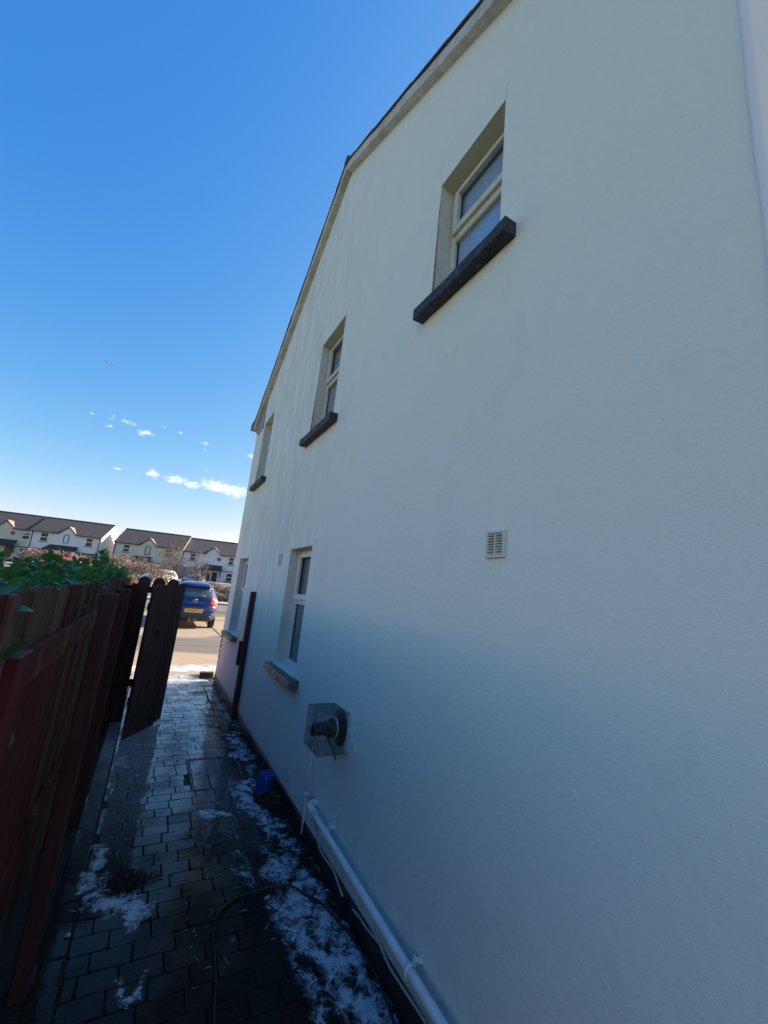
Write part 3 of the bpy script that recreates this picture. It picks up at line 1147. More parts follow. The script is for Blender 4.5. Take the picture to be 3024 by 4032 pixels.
# upright boards on the lower half in front of the rails
y = 1.47
while y < 2.15:
    w = rf.choice((.085, .10, .12))
    MB().cbox(.0015, .009 + rf.uniform(0, .004), y, y + w - .004, -.02, 1.249, .002).build('board', M['fence'], fence)
    y += w
for (py, lx, t) in ((2.2, -.186, 1.483), (3.43, -.214, 1.466), (5.36, -.20, 1.474)):
    pst = thing('fence_post', {2.2: 'nearest square dark brown post standing beside the red fence rail', 3.43: 'middle square dark brown post between the near post and the open gate',
                               5.36: 'far square dark brown post where the round topped panel starts'}[py], 'post', ((lx - .125) / 2, py, 0), 0, 'posts along the fence')
    hw = (-.125 - lx) / 2
    MB().cbox(-hw, hw, 0, .085, -.02, t, .006).build('upright', M['post'], pst)

# fixed panel of round topped pickets and the open gate


def picket(w, h, t, r=None):
    """round topped board, local x across, y thickness"""
    s = w / 2
    poly = [(-s, 0), (s, 0), (s, h - .055)]
    for k in range(1, 8):
        a = math.pi * k / 8
        poly.append((s * .92 * math.cos(a), h - .055 + .055 * math.sin(a)))
    poly.append((-s, h - .055))
    return MB().prism(poly, 0, t, 'y')


panel = thing('picket_panel', 'fixed dark picket panel with round tops behind the open gate', 'fence panel', (0, 5.5, 0))
for cx in (-.088, .065, .215):
    o = picket(.122, 1.56, .02).build('picket', M['gate'], panel)
    o.location = (cx, .0, .0)
for z in (.36, 1.375):
    MB().cbox(-.29, .3, .021, .062, z, z + .07, .003).build('rail', M['gate'], panel)
H = Vector((.335, 5.47, 0))
Nn = Vector((.012, 4.945, 0))
d = (Nn - H)
glen = d.length
gz = math.atan2(d.y, d.x)
gate_o = thing('garden_gate', 'dark brown boarded garden gate standing open towards the path', 'gate', H, gz)
ng = 5
bw = glen / ng
for i in range(ng):
    o = MB().prism([(-bw / 2 + .004, 0), (bw / 2 - .004, 0), (bw / 2 - .004, (1.47, 1.478, 1.474, 1.47, 1.455)[i]), (bw / 2 - .018, (1.485, 1.492, 1.488, 1.484, 1.468)[i]), (-bw / 2 + .018, 1.485), (-bw / 2 + .004, 1.472)], 0, .02, 'y').build('board', M['gate'], gate_o)
    o.location = (bw * (i + .5), .0, .035 if i else .06)
    o.location.z -= .03
for z in (.30, 1.22):
    MB().cbox(.02, glen - .02, -.036, -.001, z, z + .075, .003).build('rail', M['gate'], gate_o)
bb = MB()
bb.lathe([(.0, -.004), (.028, -.004), (.03, 0), (.03, .004)], (glen - .2, .024, .98), (0, 1, 0), 14)
bb.build('latch_ring', M['black_plastic'], gate_o)


# ------------------------------------------------------------------ hedge behind the fence
def leafmat(name, a, b):
    m = mat(name, a, b, 9, .32, .5, rnd=.5, isl=True, spec=.4)
    nt = m.node_tree
    N, L = nt.nodes, nt.links
    p = N['Principled BSDF']
    tr = N.new('ShaderNodeBsdfTranslucent')
    tr.inputs['Color'].default_value = (a[0] * 2.2, a[1] * 2.4, a[2] * 1.2, 1)
    mxs = N.new('ShaderNodeMixShader')
    mxs.inputs[0].default_value = .3
    o_ = N['Material Output']
    L.new(p.outputs[0], mxs.inputs[1])
    L.new(tr.outputs[0], mxs.inputs[2])
    L.new(mxs.outputs[0], o_.inputs['Surface'])
    return m


M['leaf'] = leafmat('hedge_leaf', (.042, .115, .026), (.075, .17, .042))
M['twig'] = mat('twig_bark', (.10, .085, .06), (.06, .05, .04), 20, .9)


def leaf_geo(L_, W, curl, fold=.25):
    v, f = [], []
    n = 5
    for i in range(n + 1):
        t = i / n
        w = W * math.sin(math.pi * min(1, (t * .90 + .06))) ** .6 * (.78 + .38 * t)
        x = L_ * t
        z = -curl * t * t
        v += [(x, -w, z + fold * w), (x, 0, z), (x, w, z + fold * w)]
    for i in range(n):
        o = i * 3
        f += [(o, o + 1, o + 4, o + 3), (o + 1, o + 2, o + 5, o + 4)]
    return v, f


rh = random.Random(21)
hedge = thing('hedge', 'glossy green broad leaved hedge growing over the fence top', 'hedge', (-.55, 4, 0))
leaf_variants = []
for k in range(6):
    v, f = leaf_geo(rh.uniform(.055, .078), rh.uniform(.024, .034), rh.uniform(.005, .02), .18)
    mm = MB().add(v, f, True).mesh('leaf')
    mm.materials.append(M['leaf'])
    leaf_variants.append((mm, v, f))


def hedge_top(y):
    base = 1.485 + .010 * math.sin(y * 5.1) + .012 * math.sin(y * 11.3 + 1) + .085 * max(0, min(1, (y - 2.3) / 1.2))
    return base + (.04 * max(0, math.sin(y * 1.9 + .4)) if y > 3 else 0)


lv = []
stems = MB()


def shoot(x, y, z0, h, lx, ly):
    p0 = Vector((x, y, z0))
    p1 = p0 + Vector((lx, ly, h))
    n = max(5, int(h / .022))
    stems.tube([p0, (p0 + p1) / 2 + Vector((rh.uniform(-.01, .01), rh.uniform(-.01, .01), 0)), p1], [.004, .003, .0015], 5)
    for i in range(n):
        t = (i + .5) / n
        if t < .12:
            continue
        a = i * 2.4 + rh.uniform(-.4, .4)
        el_ = rh.uniform(.15, .8) + .5 * t
        lv.append((p0.lerp(p1, t), a, el_, rh.uniform(.75, 1.2) * (1.0 if t < .85 else .75)))


# dense top growth along the fence
y = .55
while y < 8.6:
    for _ in range(7 if y < 4 else 5):
        x = -.31 - (.08 if y < 1.6 else 0) - rh.random() ** 1.3 * .75
        yy = y + rh.uniform(-.06, .06)
        zt = hedge_top(yy) + rh.uniform(-.05, .03) - max(0, -.36 - x) * .05
        h = rh.uniform(.14, .26)
        lx = rh.uniform(-.07, .05)
        if x > -.36:
            lx -= .01
        shoot(x, yy, zt - h, h, lx, rh.uniform(-.07, .07))
    y += .105
for (yy, z, x) in ((3.2, 1.66, -.52), (3.27, 1.655, -.6), (4.3, 1.68, -.55), (5.45, 1.80, -.52), (5.6, 1.82, -.56), (5.75, 1.77, -.5), (6.4, 1.74, -.6), (6.9, 1.76, -.55), (7.3, 1.70, -.5), (4.8, 1.70, -.5), (7.8, 1.72, -.5)):
    shoot(x, yy, z - .24, .24, rh.uniform(-.03, .03), rh.uniform(-.04, .05))
# inner mass
for _ in range(1500):
    yy = rh.uniform(.5, 8.7)
    lv.append((Vector((rh.uniform(-1.05, -.31), yy, rh.uniform(.7, hedge_top(yy) - .04))), rh.uniform(0, 6.28), rh.uniform(-.4, .9), rh.uniform(.8, 1.2)))
# two leaves poking through gaps in the boards
lv.append((Vector((-.272, 1.30, 1.352)), .35, 1.05, .85))
lv.append((Vector((-.268, 1.56, 1.12)), -.9, -1.2, .55))
lv.append((Vector((-.30, 1.31, 1.46)), .4, .3, .7))
lv.sort(key=lambda q: (q[0].y > 3.9) * 10 + max(0, 1.5 - q[0].z) * 4 + q[0].y * .6 - q[0].x)
forced = [q for q in lv if q[0].x > -.275]
lv = forced + [q for q in lv if q[0].x <= -.275]
mass = MB()
off = Vector((-.55, 4, 0))
for i, (p, a, e_, s) in enumerate(lv):
    mm, v, f = leaf_variants[rh.randrange(6)]
    if i < 298:
        lf = link('leaf', mm, None, hedge, p - off, (rh.uniform(-.5, .5), -e_, a))
        if i < len(forced):
            lf.scale = (s, s, s)
        
    else:
        R_ = Matrix.Rotation(a, 3, 'Z') @ Matrix.Rotation(-e_, 3, 'Y') @ Matrix.Rotation(rh.uniform(-.5, .5), 3, 'X')
        mass.add([R_ @ (Vector(q) * s) + p - off for q in v], f, True)
mass.build('leaves', M['leaf'], hedge, kind='stuff')
so = stems.build('stems', M['twig'], hedge, kind='stuff')
so.location = -off

# ------------------------------------------------------------------ soap foam, debris, bucket, hose on the path
def inside(poly, x, y):
    c = False
    n = len(poly)
    dmin = 1e9
    for i in range(n):
        x1, y1 = poly[i]
        x2, y2 = poly[(i + 1) % n]
        if (y1 > y) != (y2 > y) and x < (x2 - x1) * (y - y1) / (y2 - y1) + x1:
            c = not c
        dx, dy = x2 - x1, y2 - y1
        t = max(0, min(1, ((x - x1) * dx + (y - y1) * dy) / (dx * dx + dy * dy + 1e-12)))
        dmin = min(dmin, math.hypot(x - x1 - t * dx, y - y1 - t * dy))
    return dmin if c else -dmin


def foam(label, poly, res, holes, edge=.03, amp=.007, freq=14, seed=0, z0=.001, group='patches of soap foam', stretch=1.0, m='foam_lacy'):
    x0 = min(p[0] for p in poly) - edge
    x1 = max(p[0] for p in poly) + edge
    y0 = min(p[1] for p in poly) - edge
    y1 = max(p[1] for p in poly) + edge
    nx_, ny_ = max(2, int((x1 - x0) / res)), max(2, int((y1 - y0) / res))
    H_ = {}
    for j in range(ny_ + 1):
        for i in range(nx_ + 1):
            x, y = x0 + (x1 - x0) * i / nx_, y0 + (y1 - y0) * j / ny_
            d_ = inside(poly, x, y)
            v1 = noise.fractal(Vector((x * freq, y * freq * stretch, seed)), .9, 2.1, 5)
            v2 = noise.noise(Vector((x * freq * 3.1, y * freq * 3.1 * stretch, seed + 7)))
            m_ = max(-.7, min(.55, d_ / edge * .4)) + v1 * .75 + v2 * .2 + .36 - holes
            if d_ < -edge:
                m_ = -1
            H_[i, j] = m_ + .12
    b_ = MB()
    idx = {}

    def vid(i, j):
        if (i, j) not in idx:
            x, y = x0 + (x1 - x0) * i / nx_, y0 + (y1 - y0) * j / ny_
            h = max(0, min(1, H_[i, j])) ** .8 * amp * .55 * (1 + .5 * noise.noise(Vector((x * 60, y * 60, seed))))
            jx = rh.uniform(-.1, .1) * res
            idx[i, j] = len(b_.v)
            b_.v.append((x + jx, y + rh.uniform(-.1, .1) * res, z0 + h))
        return idx[i, j]
    for j in range(ny_):
        for i in range(nx_):
            q = (H_[i, j] > 0) + (H_[i + 1, j] > 0) + (H_[i + 1, j + 1] > 0) + (H_[i, j + 1] > 0)
            if q >= 3:
                b_.f.append((vid(i, j), vid(i + 1, j), vid(i + 1, j + 1), vid(i, j + 1)))
                b_.sm.append(True)
    if not b_.f:
        return None
    o = b_.build('soap_foam', M[m])
    at = o.data.attributes.new('thick', 'FLOAT', 'POINT')
    th = [0.0] * len(b_.v)
    for k_, q_ in idx.items():
        th[q_] = max(0.0, min(1.2, H_[k_]))
    at.data.foreach_set('value', th)
    return tag(o, label, 'soap foam', group)


foam('curved white patch of soap foam on the dark blocks near the fence side',
     [(.0, 3.13), (.05, 3.13), (.05, 2.9), (.045, 2.79), (.09, 2.71), (.18, 2.65), (.275, 2.61), (.285, 2.50), (.22, 2.42), (.165, 2.44), (.16, 2.52), (.09, 2.53), (.0, 2.64), (-.045, 2.76), (-.02, 2.95)], .0055, .16, .035, .010, 17, 1)
foam('widest lacy patch of soap foam beside the plinth, nearest the bottom edge',
     [(.80, 2.40), (.83, 2.15), (.86, 2.03), (.89, 1.9), (.93, 1.77), (.95, 1.60), (1.0, 1.35), (1.145, 1.2), (1.145, 1.75), (1.14, 2.2), (1.14, 2.5), (1.12, 2.62), (1.03, 2.58), (.95, 2.48), (.88, 2.42)], .006, .36, .04, .009, 15, 3, stretch=.75)
foam('thin broken patch of soap foam between the blue pot and the hose',
     [(.90, 3.25), (1.0, 3.26), (1.10, 3.2), (1.14, 2.95), (1.14, 2.65), (1.02, 2.66), (.95, 2.85), (.88, 3.05)], .007, .62, .05, .006, 15, 5)
foam('dense white patch of soap foam left of the blue pot',
     [(.86, 3.78), (1.0, 3.8), (1.03, 3.72), (.97, 3.58), (.98, 3.42), (1.0, 3.28), (.90, 3.22), (.85, 3.35), (.84, 3.55)], .006, .16, .035, .012, 15, 9)
foam('small white streak of soap foam alone in the middle of the path',
     [(.54, 3.36), (.58, 3.39), (.66, 3.37), (.78, 3.29), (.77, 3.255), (.69, 3.28), (.62, 3.24)], .005, .02, .02, .010, 16, 12)
foam('soap foam patch further along the plinth before the brown post',
     [(.95, 4.95), (1.10, 4.98), (1.145, 4.6), (1.145, 4.2), (1.08, 4.18), (.86, 4.28), (.86, 4.36), (.98, 4.46), (.93, 4.7)], .008, .36, .05, .010, 13, 15)
foam('long narrow streak of soap foam at the foot of the wall by the brown post',
     [(.97, 7.2), (1.03, 7.2), (1.09, 6.0), (1.14, 5.2), (1.13, 4.95), (1.07, 5.3), (1.02, 6.1)], .011, .22, .04, .010, 9, 18, stretch=.5)
foam('wet frothy strip where the path meets the drive',
     [(-.2, 7.62), (.6, 7.60), (1.1, 7.58), (1.14, 7.4), (1.0, 7.05), (.9, 7.1), (.85, 7.4), (.3, 7.45), (-.2, 7.45)], .012, .30, .05, .009, 9, 21)
foam('bright sunlit band of soap foam across the start of the drive',
     [(-2.2, 8.75), (-.5, 8.72), (.6, 8.80), (1.3, 8.82), (2.2, 8.9), (2.3, 8.3), (1.6, 8.18), (.6, 8.12), (-.6, 8.1), (-2.2, 8.15)], .02, .10, .10, .006, 5, 24, z0=.003)
foam('small dim blot of soap foam beneath the open gate',
     [(.0, 4.5), (.06, 4.55), (.12, 4.45), (.10, 4.25), (.03, 4.28), (-.02, 4.38)], .007, .30, .03, .006, 13, 27)
foam('tiny curl of soap foam nearest the camera on the dark blocks',
     [(.165, 2.16), (.18, 2.16), (.20, 2.08), (.235, 2.08), (.26, 2.17), (.27, 2.17), (.25, 2.05), (.21, 2.03), (.175, 2.07)], .004, .1, .015, .005, 20, 31)
foam('broad thin wash of soap suds smeared between the hose and the wall',
     [(.70, 2.9), (.78, 3.25), (.86, 3.9), (1.0, 4.2), (1.145, 4.2), (1.145, 2.6), (1.145, 1.2), (.85, 1.3), (.72, 1.9), (.66, 2.4)], .009, .78, .12, .004, 9, 51, z0=.0006, stretch=.4)
# wisps left by the broom: nobody could count them
wis = MB()
for _ in range(380):
    if rh.random() < .7:
        x, y = rh.uniform(.42, 1.12), 2.0 + rh.random() ** .9 * 4.2
    else:
        x, y = rh.uniform(-.05, .5), rh.uniform(2.4, 4.6)
    a = rh.gauss(1.3, .9)
    l_ = rh.uniform(.008, .06)
    w = rh.uniform(.0005, .0016)
    pts = []
    for k in range(4):
        pts.append((x + math.cos(a) * l_ * k / 3, y + math.sin(a) * l_ * k / 3, .0025))
        a += rh.uniform(-.45, .45)
    wis.tube(pts, [w * .4, w, w * .9, w * .3], 4, False)
tag(wis.build('foam_wisps', M['foam'], None, kind='stuff'), 'fine broken wisps of soap foam scattered over the wet blocks', 'soap foam')

pot = thing('plastic_pot', 'upturned blue plastic pot standing on a heap of wet leaves by the plinth', 'pot', (1.045, 3.50, .028))
pot.rotation_euler = (rad(6), rad(4), 0)
MB().lathe([(.0, .128), (.048, .128), (.056, .131), (.059, .127), (.062, .11), (.070, .03), (.073, .018), (.078, .016), (.079, 0), (.074, -.002), (.070, .02)], (0, 0, 0), (0, 0, 1), 32).build('body', M['bucket'], pot)
bb = MB()
for k in range(7):
    a = k * .9
    bb.lathe([(.0, .1290), (.006, .1290)], (.03 * math.cos(a), .03 * math.sin(a), 0), (0, 0, 1), 8)
bb.build('drain_hole', M['rubber'], pot)
M['debris'] = mat('dead_leaf', (.05, .028, .016), (.09, .06, .03), 30, .6, rnd=.5, isl=True)
heap = MB()
for _ in range(900):
    r_ = rh.random() ** .6 * .115
    a = rh.uniform(0, 6.28)
    x, y = 1.055 + r_ * math.cos(a) * .8, 3.40 + r_ * math.sin(a) * 1.25
    if x > 1.15:
        x = 1.15
    z = max(.004, .062 * (1 - (r_ / .12) ** 2) * rh.uniform(.2, 1))
    v, f = leaf_geo(rh.uniform(.012, .035), rh.uniform(.003, .010), rh.uniform(-.006, .01))
    R_ = Matrix.Rotation(rh.uniform(0, 6.28), 3, 'Z') @ Matrix.Rotation(rh.uniform(-.9, .9), 3, 'Y') @ Matrix.Rotation(rh.uniform(-.8, .8), 3, 'X')
    heap.add([R_ @ Vector(q) + Vector((x, y, z)) for q in v], f)
tag(heap.build('leaf_heap', M['debris'], None, kind='stuff'), 'dark heap of wet dead leaves and moss under the blue pot', 'leaf heap')
heap = MB()
for _ in range(420):
    x, y = rh.gauss(.17, .055), rh.gauss(2.76, .035) + .0
    v, f = leaf_geo(rh.uniform(.006, .022), rh.uniform(.002, .005), rh.uniform(-.004, .006))
    R_ = Matrix.Rotation(rh.uniform(0, 6.28), 3, 'Z') @ Matrix.Rotation(rh.uniform(-.6, .6), 3, 'Y')
    heap.add([R_ @ Vector(q) + Vector((x, y, rh.uniform(.004, .014))) for q in v], f)
M['debris_red'] = mat('red_debris', (.07, .022, .014), (.05, .03, .02), 30, .6, rnd=.5, isl=True)
tag(heap.build('leaf_litter', M['debris_red'], None, kind='stuff'), 'reddish brown plant litter washed into the curved foam patch', 'leaf litter')
heap = MB()
for _ in range(900):
    yy = rh.uniform(1.3, 7.3)
    x = 1.157 - abs(rh.gauss(0, .07))
    v, f = leaf_geo(rh.uniform(.006, .02), rh.uniform(.001, .003), rh.uniform(-.004, .006))
    R_ = Matrix.Rotation(rh.uniform(0, 6.28), 3, 'Z') @ Matrix.Rotation(rh.uniform(-1, .2), 3, 'Y')
    heap.add([R_ @ Vector(q) + Vector((min(x, 1.15), yy, rh.uniform(.0, .007))) for q in v], f)
M['moss'] = mat('moss', (.035, .045, .016), (.05, .04, .02), 30, .8, rnd=.4, isl=True)
tag(heap.build('moss_tufts', M['moss'], None, kind='stuff'), 'dark green moss and weeds along the foot of the plinth', 'moss')


def spline(pts, n=8):
    P_ = [Vector(p) for p in pts]
    P_ = [P_[0] * 2 - P_[1]] + P_ + [P_[-1] * 2 - P_[-2]]
    o = []
    for i in range(1, len(P_) - 2):
        for k in range(n):
            t = k / n
            a, b_, c, d_ = P_[i - 1], P_[i], P_[i + 1], P_[i + 2]
            o.append(.5 * ((2 * b_) + (c - a) * t + (2 * a - 5 * b_ + 4 * c - d_) * t * t + (3 * b_ - a - 3 * c + d_) * t ** 3))
    o.append(P_[-2])
    return o


hz = [(.42, 1.0), (.46, 1.5), (.49, 1.84), (.52, 2.03), (.53, 2.19), (.54, 2.28), (.57, 2.37), (.66, 2.44), (.74, 2.46), (.85, 2.45), (.95, 2.42), (1.01, 2.34), (1.06, 2.27), (1.10, 2.12), (1.125, 1.99), (1.135, 1.83), (1.13, 1.71), (1.10, 1.55), (1.05, 1.2)]
hp = spline([(x, y, .0065 + (.012 if 8 < i < 11 else .003 if i > 10 else 0)) for i, (x, y) in enumerate(hz)])
tag(MB().tube(hp, .0055, 8).build('hose', M['rubber']), 'thin black hose curving across the wet blocks towards the wall', 'hose')
v, f = leaf_geo(.055, .014, .01)
lo = MB().add(v, f, True).build('fallen_leaf', mat('yellow_leaf', (.32, .22, .03), (.25, .2, .04), 20, .5))
lo.location = (1.135, 2.47, .012)
lo.rotation_euler = (.4, -.9, 2.0)
tag(lo, 'small yellow leaf leaning on the plinth above the foam', 'leaf', 'fallen leaves')
v, f = leaf_geo(.038, .009, .004)
lo = MB().add(v, f, True).build('fallen_leaf', mat('green_leaf', (.12, .2, .05), (.16, .22, .07), 20, .4))
lo.location = (.262, 2.455, .006)
lo.rotation_euler = (.1, -.1, .9)
tag(lo, 'small green leaf at the edge of the curved foam patch', 'leaf', 'fallen leaves')
b = MB()
bm = bmesh.new()
bmesh.ops.create_icosphere(bm, subdivisions=2, radius=.0095)
b.add([(q.co.x * 1.3, q.co.y * (1 + .2 * math.sin(q.co.x * 400)), q.co.z * .7) for q in bm.verts], [[q.index for q in f_.verts] for f_ in bm.faces], True)
bm.free()
po = b.build('pebble', mat('pale_pebble', (.5, .46, .38), (.4, .37, .3), 60, .6))
po.location = (-.04, 2.47, .006)
tag(po, 'pale rounded pebble lying near the fence side of the path', 'pebble')
lb = thing('loose_brick', 'dark wet brick lying at the house corner where path meets drive', 'brick', (1.075, 7.80, 0), rad(-6))
MB().cbox(-.105, .105, -.05, .05, .001, .072, .005).build('brick', mat('dark_brick', (.05, .028, .024), (.03, .02, .018), 25, .45, bump=.4, bscale=90), lb)
MB().cbox(-.112, -.1055, -.048, .048, .004, .07, .002).build('red_end', M['brick_red'], lb)  # thin redder plate over the left end

# ------------------------------------------------------------------ cars
def paint(name, c, metal=.0):
    return mat(name, c, tuple(x * .92 for x in c), 3, .35, metal=metal, coat=.7, cr=.04, spec=.25)


M['car_glass'] = mat('car_glass', (.03, .05, .055), (.045, .07, .07), 2, .03, spec=1.0)
M['lamp_red'] = mat('lamp_red', (.42, .012, .015), (.33, .01, .012), 30, .12, coat=1)
M['lamp_white'] = mat('lamp_white', (.75, .72, .70), (.6, .58, .56), 40, .12, coat=1)
M['chrome'] = mat('chrome', (.7, .71, .72), None, rough=.14, metal=1)
M['plate_y'] = mat('plate_yellow', (.72, .47, .05), (.68, .44, .05), 10, .35)
M['plate_w'] = mat('plate_white', (.75, .75, .72), None, rough=.35)
M['alloy'] = mat('alloy', (.4, .4, .42), None, rough=.3, metal=.9)
M['trim'] = mat('car_trim', (.02, .02, .023), None, rough=.5)


class Body:
    """car body as stacked plan outlines: rows of (z, half width, y rear, y front, squareness)"""

    def __init__(s, rows):
        s.rows = rows

    def at(s, z):
        R_ = s.rows
        if z <= R_[0][0]:
            return R_[0][1:]
        for a, b_ in zip(R_, R_[1:]):
            if z <= b_[0]:
                t = (z - a[0]) / (b_[0] - a[0])
                return tuple(p + (q - p) * t for p, q in zip(a[1:], b_[1:]))
        return R_[-1][1:]

    def shell(s, seg=56, sub=3):
        m_ = MB()
        zs = []
        for a, b_ in zip(s.rows, s.rows[1:]):
            zs += [a[0] + (b_[0] - a[0]) * k / sub for k in range(sub)]
        zs.append(s.rows[-1][0])
        vs = []
        for z in zs:
            w, yr, yf, n = s.at(z)
            yc, l_ = (yr + yf) / 2, (yf - yr) / 2
            for k in range(seg):
                t = 2 * math.pi * (k + .5) / seg
                c, q = math.cos(t), math.sin(t)
                vs.append((w * math.copysign(abs(c) ** (2 / n), c), yc + l_ * math.copysign(abs(q) ** (2 / (n + 2)), q), z))
        fs = [(i * seg + k, i * seg + (k + 1) % seg, (i + 1) * seg + (k + 1) % seg, (i + 1) * seg + k) for i in range(len(zs) - 1) for k in range(seg)]
        fs.append(tuple((len(zs) - 1) * seg + k for k in range(seg)))
        fs.append(tuple(range(seg - 1, -1, -1)))
        m_.add(vs, fs, True)
        return m_

    def yrear(s, x, z, front=False):
        w, yr, yf, n = s.at(z)
        yc, l_ = (yr + yf) / 2, (yf - yr) / 2
        u = min(.999, abs(x) / w)
        c = u ** (n / 2)
        q = math.sqrt(max(0, 1 - c * c)) ** (2 / (n + 2))
        return yc + (l_ if front else -l_) * q

    def xside(s, y, z):
        w, yr, yf, n = s.at(z)
        yc, l_ = (yr + yf) / 2, (yf - yr) / 2
        u = min(.9999, abs(y - yc) / l_)
        q = u ** ((n + 2) / 2)
        return w * math.sqrt(max(0, 1 - q * q)) ** (2 / n)

    def patch_end(s, f_lo, f_hi, z0, z1, off, front=False, nx_=10, nz_=6):
        """f_lo(t), f_hi(t) give the x limits, t from 0 at z0 to 1 at z1"""
        m_ = MB()
        vs = []
        sg = 1 if front else -1
        for dd in (off, -.01):
            for j in range(nz_ + 1):
                t = j / nz_
                z = z0 + (z1 - z0) * t
                for i in range(nx_ + 1):
                    x = f_lo(t) + (f_hi(t) - f_lo(t)) * i / nx_
                    vs.append((x, s.yrear(x, z, front) + sg * dd, z + dd * .3))
        W_ = nx_ + 1
        N_ = W_ * (nz_ + 1)
        fs = [(j * W_ + i, j * W_ + i + 1, (j + 1) * W_ + i + 1, (j + 1) * W_ + i) for j in range(nz_) for i in range(nx_)]
        ring = [i for i in range(W_)] + [j * W_ + nx_ for j in range(1, nz_ + 1)] + [nz_ * W_ + i for i in range(nx_ - 1, -1, -1)] + [j * W_ for j in range(nz_ - 1, 0, -1)]
        fs += [(ring[k], ring[k] + N_, ring[(k + 1) % len(ring)] + N_, ring[(k + 1) % len(ring)]) for k in range(len(ring))]
        m_.add(vs, fs, True)
        return m_

    def patch_side(s, sgn, f_lo, f_hi, z0, z1, off, ny_=8, nz_=5):
        m_ = MB()
        vs = []
        for dd in (off, -.01):
            for j in range(nz_ + 1):
                t = j / nz_
                z = z0 + (z1 - z0) * t
                for i in range(ny_ + 1):
                    y = f_lo(t) + (f_hi(t) - f_lo(t)) * i / ny_
                    vs.append((sgn * (s.xside(y, z) + dd), y, z))
        W_ = ny_ + 1
        N_ = W_ * (nz_ + 1)
        fs = [(j * W_ + i, j * W_ + i + 1, (j + 1) * W_ + i + 1, (j + 1) * W_ + i) for j in range(nz_) for i in range(ny_)]
        ring = [i for i in range(W_)] + [j * W_ + ny_ for j in range(1, nz_ + 1)] + [nz_ * W_ + i for i in range(ny_ - 1, -1, -1)] + [j * W_ for j in range(nz_ - 1, 0, -1)]
        fs += [(ring[k], ring[k] + N_, ring[(k + 1) % len(ring)] + N_, ring[(k + 1) % len(ring)]) for k in range(len(ring))]
        m_.add(vs, fs, True)
        return m_


def wheel(root, x, y, R_=.31, w=.2):
    sx = 1 if x > 0 else -1
    wo = MB().lathe([(.20, -w / 2), (R_ - .02, -w / 2), (R_, -w / 2 + .03), (R_, w / 2 - .03), (R_ - .02, w / 2), (.20, w / 2)], (0, 0, 0), (1, 0, 0), 28).build('wheel', M['rubber'], root)
    wo.location = (x, y, R_)
    b_ = MB().lathe([(.0, sx * .05), (.05, sx * .055), (.06, sx * .04), (.17, sx * .06), (.19, sx * .085), (.205, sx * .09), (.205, 0)], (0, 0, 0), (1, 0, 0), 28)
    b_.build('rim', M['alloy'], wo)
    b_ = MB()
    for k in range(5):
        a = k * 2 * math.pi / 5
        b_.tube([(sx * .07, .04 * math.cos(a), .04 * math.sin(a)), (sx * .082, .19 * math.cos(a), .19 * math.sin(a))], [.026, .02], 6)
    b_.build('spoke', M['alloy'], wo)


def text_mesh(s, size, depth, m, parent, name='lettering', xs_=1.0):
    cu = bpy.data.curves.new(name, 'FONT')
    cu.body = s
    cu.size = size
    cu.extrude = depth
    cu.align_x = 'CENTER'
    cu.align_y = 'CENTER'
    tmp = bpy.data.objects.new(name, cu)
    COL.objects.link(tmp)
    bpy.context.view_layer.update()
    me = bpy.data.meshes.new_from_object(tmp.evaluated_get(bpy.context.evaluated_depsgraph_get()))
    bpy.data.objects.remove(tmp)
    bpy.data.curves.remove(cu)
    me.materials.clear()
    o = link(name, me, m, parent)
    o.scale = (xs_, 1, 1)
    return o


HATCH = [(.235, .70, .16, 4.02, 5), (.30, .80, .07, 4.12, 5), (.42, .845, .02, 4.18, 5), (.58, .865, .0, 4.2, 5), (.70, .87, .01, 4.18, 5), (.735, .872, .035, 4.14, 5),
         (.75, .868, .055, 4.12, 5), (.90, .85, .085, 3.95, 4.8), (.985, .815, .115, 3.30, 4.6), (1.03, .78, .15, 3.05, 4.6), (1.2, .69, .30, 2.72, 4.6), (1.32, .62, .43, 2.45, 4.4),
         (1.355, .605, .40, 2.38, 4.4), (1.39, .58, .39, 2.28, 4), (1.42, .545, .44, 2.2, 3.8), (1.45, .50, .55, 2.1, 3.6), (1.48, .43, .74, 1.95, 3.2), (1.505, .33, .98, 1.8, 3), (1.515, .2, 1.2, 1.65, 3)]


